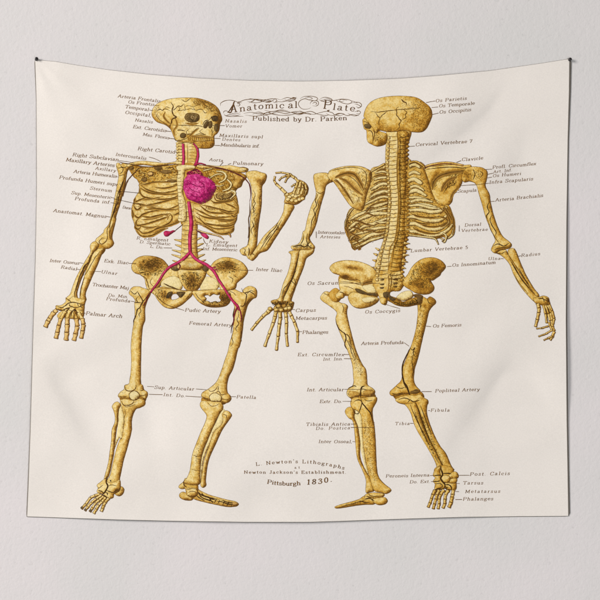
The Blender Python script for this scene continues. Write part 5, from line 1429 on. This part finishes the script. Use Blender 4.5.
class Writing(Sheet):
    def pen(self, C, nx, ny, a, b, ink):
        """broad nib: thick down strokes, thin cross strokes; nx, ny are the letter's own axes"""
        n = len(C)
        T = np.gradient(C, axis=0) if n > 2 else np.repeat((C[-1] - C[0])[None], n, 0)
        T = T / (np.linalg.norm(T, axis=1, keepdims=True) + 1e-9)
        Nv = np.stack([-T[:, 1], T[:, 0]], 1)
        ux = Nv @ nx; uy = Nv @ ny
        h = np.sqrt((a * ux) ** 2 + (b * uy) ** 2) + 1e-9
        off = (a * a * ux / h)[:, None] * nx + (b * b * uy / h)[:, None] * ny
        # blunt ends
        e = 0.45 * b
        C = C.copy(); C[0] -= T[0] * e; C[-1] += T[-1] * e
        xy = np.concatenate([C + off, C - off])
        i = np.arange(n - 1)
        F = np.concatenate([np.stack([i, i + n, i + n + 1], 1), np.stack([i, i + n + 1, i + 1], 1)])
        self._add(xy, F, np.repeat(lin(ink)[None] * random.uniform(.8, 1.25), 2 * n, 0))
        self.z += 0.002

    def text(self, s, base, cap=4.0, weight=1.0, slant=0.0, ink=(106, 72, 30), fit=True):
        """letters spread along a baseline given as points"""
        base = np.asarray(base, float)
        if len(base) > 2:
            base = smooth_open(base, 6)
        seg = np.hypot(*np.diff(base, axis=0).T); cum = np.concatenate([[0], np.cumsum(seg)])
        total = cum[-1]
        cap = cap * 0.86
        u = cap / 8.0
        adv = [G[c][0] for c in s]
        nat = sum(adv) * u
        sx = u * float(np.clip(total / nat, .62, 1.4))
        left = total - sum(adv) * sx
        gap = left / max(len(s) - 1, 1)
        x = 0.0
        for c, ad in zip(s, adv):
            if c != ' ':
                mid = np.clip(x + ad * sx / 2, 0, total)
                k = min(max(np.searchsorted(cum, mid) - 1, 0), len(base) - 2)
                t = (base[k + 1] - base[k]) / (seg[k] + 1e-9)
                o = base[k] + t * (x - cum[k])
                up = np.array([t[1], -t[0]])
                nx = t; ny = -up
                jig = random.uniform(-.12, .12)
                for sm, P in G[c][1]:
                    C = smooth_open(P, 4) if sm else P
                    Q = o + (C[:, :1] + slant * C[:, 1:]) * sx * t + (C[:, 1:] * u + jig) * up
                    if not sm and len(Q) > 2:
                        for q in range(len(Q) - 1):
                            self.pen(Q[q:q + 2], nx, ny, .60 * u * weight, .30 * u * weight, ink)
                    else:
                        self.pen(Q, nx, ny, .60 * u * weight, .30 * u * weight, ink)
            x += ad * sx + gap
        return self


CAPTIONS = [
    # words, baseline start, baseline end, capital height, leader line
    ("Arteria Frontalis", (117.6, 97.2), (160, 102.6), 3.5, None),
    ("Os Frontis", (127.8, 103.2), (154, 106), 3.5, "154.5,105.4 157,105.8"),
    ("Temporal", (124.8, 108), (148.5, 111), 3.6, "149,110 153,110.6"),
    ("Occipital,", (124.8, 113.6), (151, 117), 3.7, None),
    ("Nasalis", (134.8, 121.2), (152.5, 123.4), 3.3, None),
    ("Ext. Carotidis", (132.8, 128), (166, 132.2), 3.6, "166,131 171,131.6"),
    ("Mas. Flexus", (142.6, 135.6), (169, 139.2), 3.3, "169,138.2 175,139"),
    ("Right Carotid", (137.5, 150), (175, 153.6), 3.8, "175.5,152.2 178.5,152.5"),
    ("Intercostalis", (115.4, 155.6), (146, 159.8), 3.5, "149,157 154,158.4 161,161.6"),
    ("Right Subclavian", (72.3, 156), (118.3, 161.2), 3.8, "118.5,160.6 127,161.6 134,163.2"),
    ("Maxillary Arteries", (65.7, 161), (114.3, 167), 3.9, None),
    ("Axillary", (95, 169.4), (115.7, 172), 3.4, None),
    ("Arteria Humeralis", (73.3, 172.6), (116.3, 177.8), 3.6, "116.3,176.6 118,177"),
    ("Profunda Humeri supr", (59, 178.6), (117.6, 186), 3.7, None),
    ("Sternum", (89.7, 189.4), (111.7, 192.2), 3.5, None),
    ("Sup. Mesenteric", (71, 194), (111, 199), 3.5, "111,197.6 114,198"),
    ("Profunda inf.", (74.6, 199.8), (110.4, 204), 3.6, "110.5,202.6 114,203"),
    ("Anastomat. Magnus", (53, 211.8), (106, 218), 3.7, "106,216.4 110,217"),
    ("Dorso", (122.5, 208.4), (131, 209.4), 3.0, None),
    ("Inter Osseus", (49.5, 261.8), (79, 264.6), 3.5, "79,262.8 83,263.2"),
    ("Radial", (60.7, 268.2), (76.6, 270.6), 3.5, "76.6,269.2 80,269.6"),
    ("Ulnar", (101, 273), (117, 275), 3.5, "93.5,271.3 101,271.6"),
    ("Exk. Iliac", (104, 262.2), (128, 264.4), 3.6, "128.5,263.4 136,263.5"),
    ("Trochanter Maj", (92, 285.8), (128.6, 289.6), 3.6, None),
    ("Do. Min.", (108, 296.4), (128, 298.2), 3.3, None),
    ("Profunda", (106, 300), (130, 302.4), 3.5, "130.5,301.2 134,301.6"),
    ("Palmar Arch", (85.5, 314.8), (122, 318), 4.0, "82,313 85.4,313.2"),
    ("R. Emulgent", (136.4, 239.2), (168, 241.6), 3.4, None),
    ("D. Spermatic", (139.6, 243), (170, 245.4), 3.2, None),
    ("L. Do.", (150, 247.6), (163, 248.8), 3.2, "163.5,247.8 172,248"),
    ("Kidney", (209, 242.4), (228, 243.6), 3.5, None),
    ("L. Emulgent", (206, 246), (237, 247), 3.3, None),
    ("Inf. Mesenteric", (202.4, 250), (237, 251.2), 3.3, "197,248.6 202,249"),
    ("Heart", (205.2, 209.4), (217.6, 210), 3.0, None),
    ("Inter Iliac", (255.6, 270.6), (281.8, 272), 3.7, "240,270.2 253,270.3"),
    ("Pudic Artery", (184.8, 311.4), (220.4, 313), 3.8, "172.5,307 178,308.6 184,310.4"),
    ("Femoral Artery", (189, 324.4), (231.6, 326.8), 3.6, None),
    ("Sup. Articular", (154.2, 388.6), (194, 390.6), 3.6, "147,386.3 154,386.8 | 196,389 206,389.7"),
    ("Int. Do.", (163.2, 396), (185, 397.4), 3.5, "149,394.3 162.5,394.6 | 185.5,396 201,397"),
    ("Patella", (236.4, 398.3), (256, 398.8), 3.5, "229.5,396.6 236,396.6"),
    ("Nasalis", (225, 122.2), (246.4, 122.8), 3.4, None),
    ("Vomer", (225, 127.3), (242, 127.6), 3.3, "212,125.3 224.6,125.6"),
    ("Maxillaris supl", (219.2, 136.8), (262.6, 138.2), 3.5, None),
    ("Dentes", (222, 140.5), (240, 141.2), 3.2, "214,138.3 220.5,138.6"),
    ("Mandibularis inf.", (220.4, 146.2), (259.4, 147.6), 3.6, "214,145.4 220,145.5"),
    ("Aorta", (209, 160.8), (223, 162), 3.4, "223,162.2 220,165.6"),
    ("Pulmonary", (232.6, 164.4), (263, 165.4), 3.7, "228,164.4 231,163.4"),
    ("Clavicle", (461.7, 161.2), (483, 159.4), 3.6, "456.5,162.4 461,160.6"),
    ("Profl. Circumflex", (492.4, 168.8), (536, 165), 3.5, "484,169.6 492,169.2"),
    ("Art. Inf.", (493.2, 173.2), (512, 171.2), 3.1, "486.5,174.6 493,173.2"),
    ("Os Humeri", (492.6, 177.2), (521, 174.8), 3.4, "487,178 492,177"),
    ("Infra Scapularis", (489.2, 183.8), (533, 180.2), 3.6, "461,185.6 470,185 477,184.6 489,183.2"),
    ("Scapula", (457.6, 192.8), (476.6, 191.4), 3.5, "453.5,193.4 457,192"),
    ("Arteria Brachialis", (495.2, 201.6), (543, 196.8), 3.6, "490,201.6 494.5,201.2"),
    ("Os Parietis", (435.4, 102.3), (466.6, 99.6), 3.6, "426,102.6 431,101.6 435,101"),
    ("Os Temporale", (438.8, 107.6), (474.6, 104.6), 3.6, "431.5,107.6 438,107"),
    ("Os Occipitis", (439.2, 113.8), (471, 111), 3.7, "432,114.6 438.6,113"),
    ("Cervical Vertebrae 7", (415.4, 146.2), (472, 142.6), 3.7, "409,146.5 414.6,146"),
    ("Dorsal", (464.6, 226.6), (481, 225.6), 3.4, None),
    ("Vertebrae 12"[:9], (461.2, 232), (487.6, 230.6), 3.3, "459.2,225.4 459.2,231.4"),
    ("Lumbar Vertebrae 5", (410.6, 252.2), (467.6, 248.8), 3.6, None),
    ("Ulna", (488.2, 260.2), (500.4, 259.8), 3.2, "500.6,258.6 503.6,258.8"),
    ("Radius", (521.2, 257), (540, 255), 3.5, "516.8,256.6 521,255.8"),
    ("Os Innominatum", (452, 266.8), (495.6, 263.8), 3.6, "447,266.6 451.5,266.2"),
    ("Intercostales", (317.6, 233.6), (344.6, 234.2), 3.4, "316.2,231.6 316.2,238"),
    ("Arteries", (320, 238), (340, 238.4), 3.3, None),
    ("Os Sacrum", (307.2, 284.9), (339.4, 284.3), 3.8, "339.5,283 352,283.2 366,283 380,283.4"),
    ("Carpus", (295.4, 312), (315.6, 311.6), 3.8, "290.4,309.2 295,309.6"),
    ("Metacarpus", (295.4, 319.9), (326.8, 319.4), 3.8, None),
    ("Phalanges", (302.2, 333.8), (328, 333.6), 3.8, "298.5,331.6 302,331.6"),
    ("Os Coccygis", (364.8, 313.6), (400, 312), 3.7, "386,304.4 392,306.4 400,308.6"),
    ("Arteria Profunda", (361, 345), (403.6, 343.8), 3.7, "404,342.6 409,346.2"),
    ("Os Femoris", (432.6, 327.5), (461.2, 326.3), 3.6, "426,326.2 431,326.6"),
    ("Ext. Circumflex", (297.6, 356.2), (344, 355.9), 3.6, "344,354.5 349.4,354.5"),
    ("Int. Inn.", (323, 360.6), (343, 360.2), 3.3, "344,358.6 352.4,358.8"),
    ("Int. Articular", (306.8, 391.3), (343.8, 391), 3.7, "344.4,389.4 350,389.3 363,389.5"),
    ("Extr. Do.", (319.6, 403), (342, 402.8), 3.5, "342.4,401.3 352,401.4"),
    ("Tibialis Antica", (305.8, 425.8), (350, 425.4), 3.6, "350.6,424.2 357,424.2"),
    ("Do. Postica", (315.8, 429.8), (350, 429.2), 3.4, "350.6,427.5 360,427.4 374,427.4"),
    ("Inter Osseal,", (318.4, 443), (352, 443), 3.6, "352.4,441.6 355,441.8"),
    ("Popliteal Artery", (435, 392.3), (479.6, 390.8), 3.6, "421.6,391.6 431.6,391.6"),
    ("Fibula", (430.6, 411.8), (449.6, 411.4), 3.5, "428,410.6 430,410.6"),
    ("Tibia", (394.8, 425), (409.6, 424.8), 3.4, "410,423.4 413.4,423.4"),
    ("Peroneis Interna", (385.6, 477.6), (429.4, 476.4), 3.5, "430,475.6 434,475.4"),
    ("Do. Ext.", (409.6, 483.4), (430, 482.8), 3.4, "431,481.6 434.4,481.6"),
    ("Post. Calcis", (469.8, 475.8), (509.6, 474.8), 3.8, "459,475.3 469.4,475.3"),
    ("Tarsus", (462.8, 484.4), (483, 484.2), 3.6, "456.4,483.5 459.6,483.5"),
    ("Metatarsus", (465, 493), (500, 492.6), 3.6, "456,491.6 459,491.6"),
    ("Phalanges", (462.8, 500.6), (493, 500.2), 3.7, "455.4,499.5 462,499.5"),
]
for w, a, b, cap, lead in CAPTIONS:
    cs = Writing("printed_caption", 0.0)
    # small captions that lie over printed bones sit on top of them
    cs.z += 0.5 if w == "Heart" else 0.0
    cs.text(w, [a, b], cap, 1.3, 0.16)
    if lead:
        cs.z += 0.55
        for L in lead.split('|'):
            cs.line(pts(L), .42, (104, 76, 44), .08, taper=False)
    cs.build(tap, 'printed caption reading "%s"' % w)

# imprint near the bottom edge
im = Writing("printed_imprint", 0.0)
im.text("L. Newton's Lithographs", [(256, 465.8), (268, 464.6), (282, 463.4), (297, 463), (312, 463.6), (326, 465.4), (336, 467.4), (344, 469.8)], 3.9, 1.4)
im.text("at", [(294.4, 468.6), (299.8, 468.6)], 2.8, 1.2)
im.text("Newton Jackson's Establishment.", [(244, 473.6), (346, 473.6)], 3.4, 1.45)
im.text("Pittsburgh", [(267, 483.4), (277, 485), (288, 485.6), (300.6, 485)], 4.6, 1.4)
im.text("1830.", [(307, 484.6), (320, 483.6), (332, 481.4)], 5.6, 1.45, slant=.12)
im.build(tap, "lithographer's imprint with the year 1830")

# title with pen flourishes
ti = Writing("printed_title", 0.0)
tp = Crop(215, 85, 600 / 90); tq = Crop(290, 85, 600 / 90)
BROWN = (104, 76, 46)
for s in ("36,140 40,120 70,104 110,102 145,112 165,125 160,140 140,138", "60,190 58,178 75,172 95,182 130,192 170,186", "60,195 75,206 110,210 150,208 190,210", "150,128 180,105 230,95 290,96 340,104 380,112",
          "215,108 260,118 310,112 350,96 400,92 440,98", "225,120 270,98 330,112 380,106 400,92 412,106 395,118 385,104", "400,108 450,112 500,94 535,86 528,102 490,110 450,104", "440,98 480,84 520,90 545,80",
          "190,190 240,182 290,192 345,186 390,176 450,174 510,184 560,180", "200,200 260,208 310,202 345,184 390,196 450,202 520,196 545,184", "250,195 290,180 350,198 410,180 470,190 540,176 600,182", "330,168 380,178 440,166 500,178"):
    ti.line(tp(s), .5, BROWN, .1)
for s in ("0,98 20,84 40,86", "68,92 90,78 130,74 170,80 184,92 168,104 130,100 100,92 68,104 56,130 80,158 120,160 140,150", "135,128 140,112 160,104 185,108 190,126 176,140 150,138", "150,124 165,114 178,122 170,132",
          "200,92 230,82 270,90 280,104 250,116 220,108 205,98", "215,100 250,92 290,104 340,94 390,98 412,112 390,126 350,120 330,106 345,96 380,104", "400,124 440,114 470,122 476,140 460,152 440,144", "430,180 455,172 470,180 462,192 440,188",
          "0,182 40,190 90,184 140,176 190,196 240,200", "110,180 150,196 200,184 240,176 280,184 300,200 330,204 360,196", "240,190 280,204 340,190 380,204 420,196 460,206", "385,190 430,206 466,196", "60,170 100,186 140,196"):
    ti.line(tq(s), .5, BROWN, .1)
for s in ("210,100 235,92 262,98 245,112 222,110", "262,98 300,104 340,98 375,108 350,116 318,110", "180,120 160,112 150,120 165,130", "460,96 490,104 520,98 545,88", "70,206 100,198 140,204 170,196", "300,196 340,202 380,190 420,196", "520,184 560,192 596,186"):
    ti.line(tp(s), .42, BROWN, .1)
for s in ("190,96 215,108 240,100", "300,100 330,112 362,106", "430,126 455,132 470,146 450,156", "100,84 128,80 150,90 130,96", "20,190 60,198 100,190 140,198", "200,200 230,206 262,198", "300,196 330,188 365,194", "400,104 425,110 452,122"):
    ti.line(tq(s), .42, BROWN, .1)
TI = (92, 62, 30)
ti.text("A", [(227.4, 112.4), (239, 111.8)], 9.2, 1.0, .15, TI)
ti.line(tp("85,178 100,186 112,168 125,120 132,108"), 1.0, TI, .05)
ti.text("natomic", [(239.6, 111.6), (250, 110.2), (262, 108.9), (273, 108.2), (284, 108.2)], 7.0, 1.08, .05, TI)
ti.text("al", [(288, 108.2), (297.5, 107.6)], 7.4, 1.08, .05, TI)
ti.text("P", [(323, 108.4), (331, 109.2)], 9.8, 1.0, .05, TI)
ti.line(tq("262,165 256,172 246,168", ), .9, TI, .05)
ti.text("late.", [(332.4, 109.4), (341, 110.3), (350, 111), (358.6, 111.6)], 7.2, 1.08, .05, TI)
ti.build(tap, "curling blackletter title reading Anatomical Plate")
su = Writing("printed_subtitle", 0.0)
su.text("Published by Dr. Parken", [(252.4, 120.2), (275, 121.0), (300, 121.4), (325, 120.9), (347, 119.8)], 5.0, 1.35, 0, TI)
su.build(tap, "line of print reading Published by Dr. Parken")

# leader lines that cross the gap beside the raised ribs
ld = Writing("printed_leader_line", 4.5)
for s in ("116,190.8 128,192 141,193.2", "113.5,199 118,199.6 128,202 141,204.4", "113,203 118,204.4"):
    ld.line(pts(s), .4, (70, 46, 24), .1, taper=False)
ld.build(tap)


# ------------------------------------------------------------------ the two pins
def pushpin(px, py, lean, label, off):
    root = bpy.data.objects.new("pushpin", None)
    COL.objects.link(root)
    h = float(cloth_h(np.array([px]), np.array([py]))[0])
    k = PX * (D - h) / D
    root.location = ((px - 300) * k, -h - 0.0006, (300 - py) * k)
    root.rotation_euler = lean
    root["label"] = label
    root["category"] = "pushpin"
    root["group"] = "black pins at the tapestry's corners"

    def lathe(name, prof, mat, seg=28):
        v, f = [], []
        for r, d in prof:
            for i in range(seg):
                a = 2 * math.pi * i / seg
                v.append((r * math.cos(a), -d, r * math.sin(a)))
        n = len(prof)
        for j in range(n - 1):
            for i in range(seg):
                i2 = (i + 1) % seg
                f.append((j * seg + i, j * seg + i2, (j + 1) * seg + i2, (j + 1) * seg + i))
        f.append(tuple(range(seg))[::-1]); f.append(tuple(range((n - 1) * seg, n * seg)))
        return link_mesh(name, v, f, mat, root)
    lathe("pin_collar", [(.0028, 0), (.0039, .0004), (.0041, .0012), (.0037, .002), (.0028, .0026)], M_PIN)
    lathe("pin_grip", [(.0026, .0026), (.0025, .0045), (.0028, .0051), (.0034, .0056), (.0039, .0063), (.0040, .0072), (.0034, .0080), (.0019, .0083)], M_PIN)
    lathe("pin_needle", [(.00045, -.0055), (.0005, -.003), (.0005, .0002)], M_STEEL, 12)
    return root


pushpin(36.4, 59.6, (math.radians(-10), 0, math.radians(18)), "black pushpin leaning to the right in the tapestry's top left corner", 0)
pushpin(569.6, 59.9, (math.radians(-4), 0, math.radians(2)), "black pushpin standing straight in the tapestry's top right corner", 0)
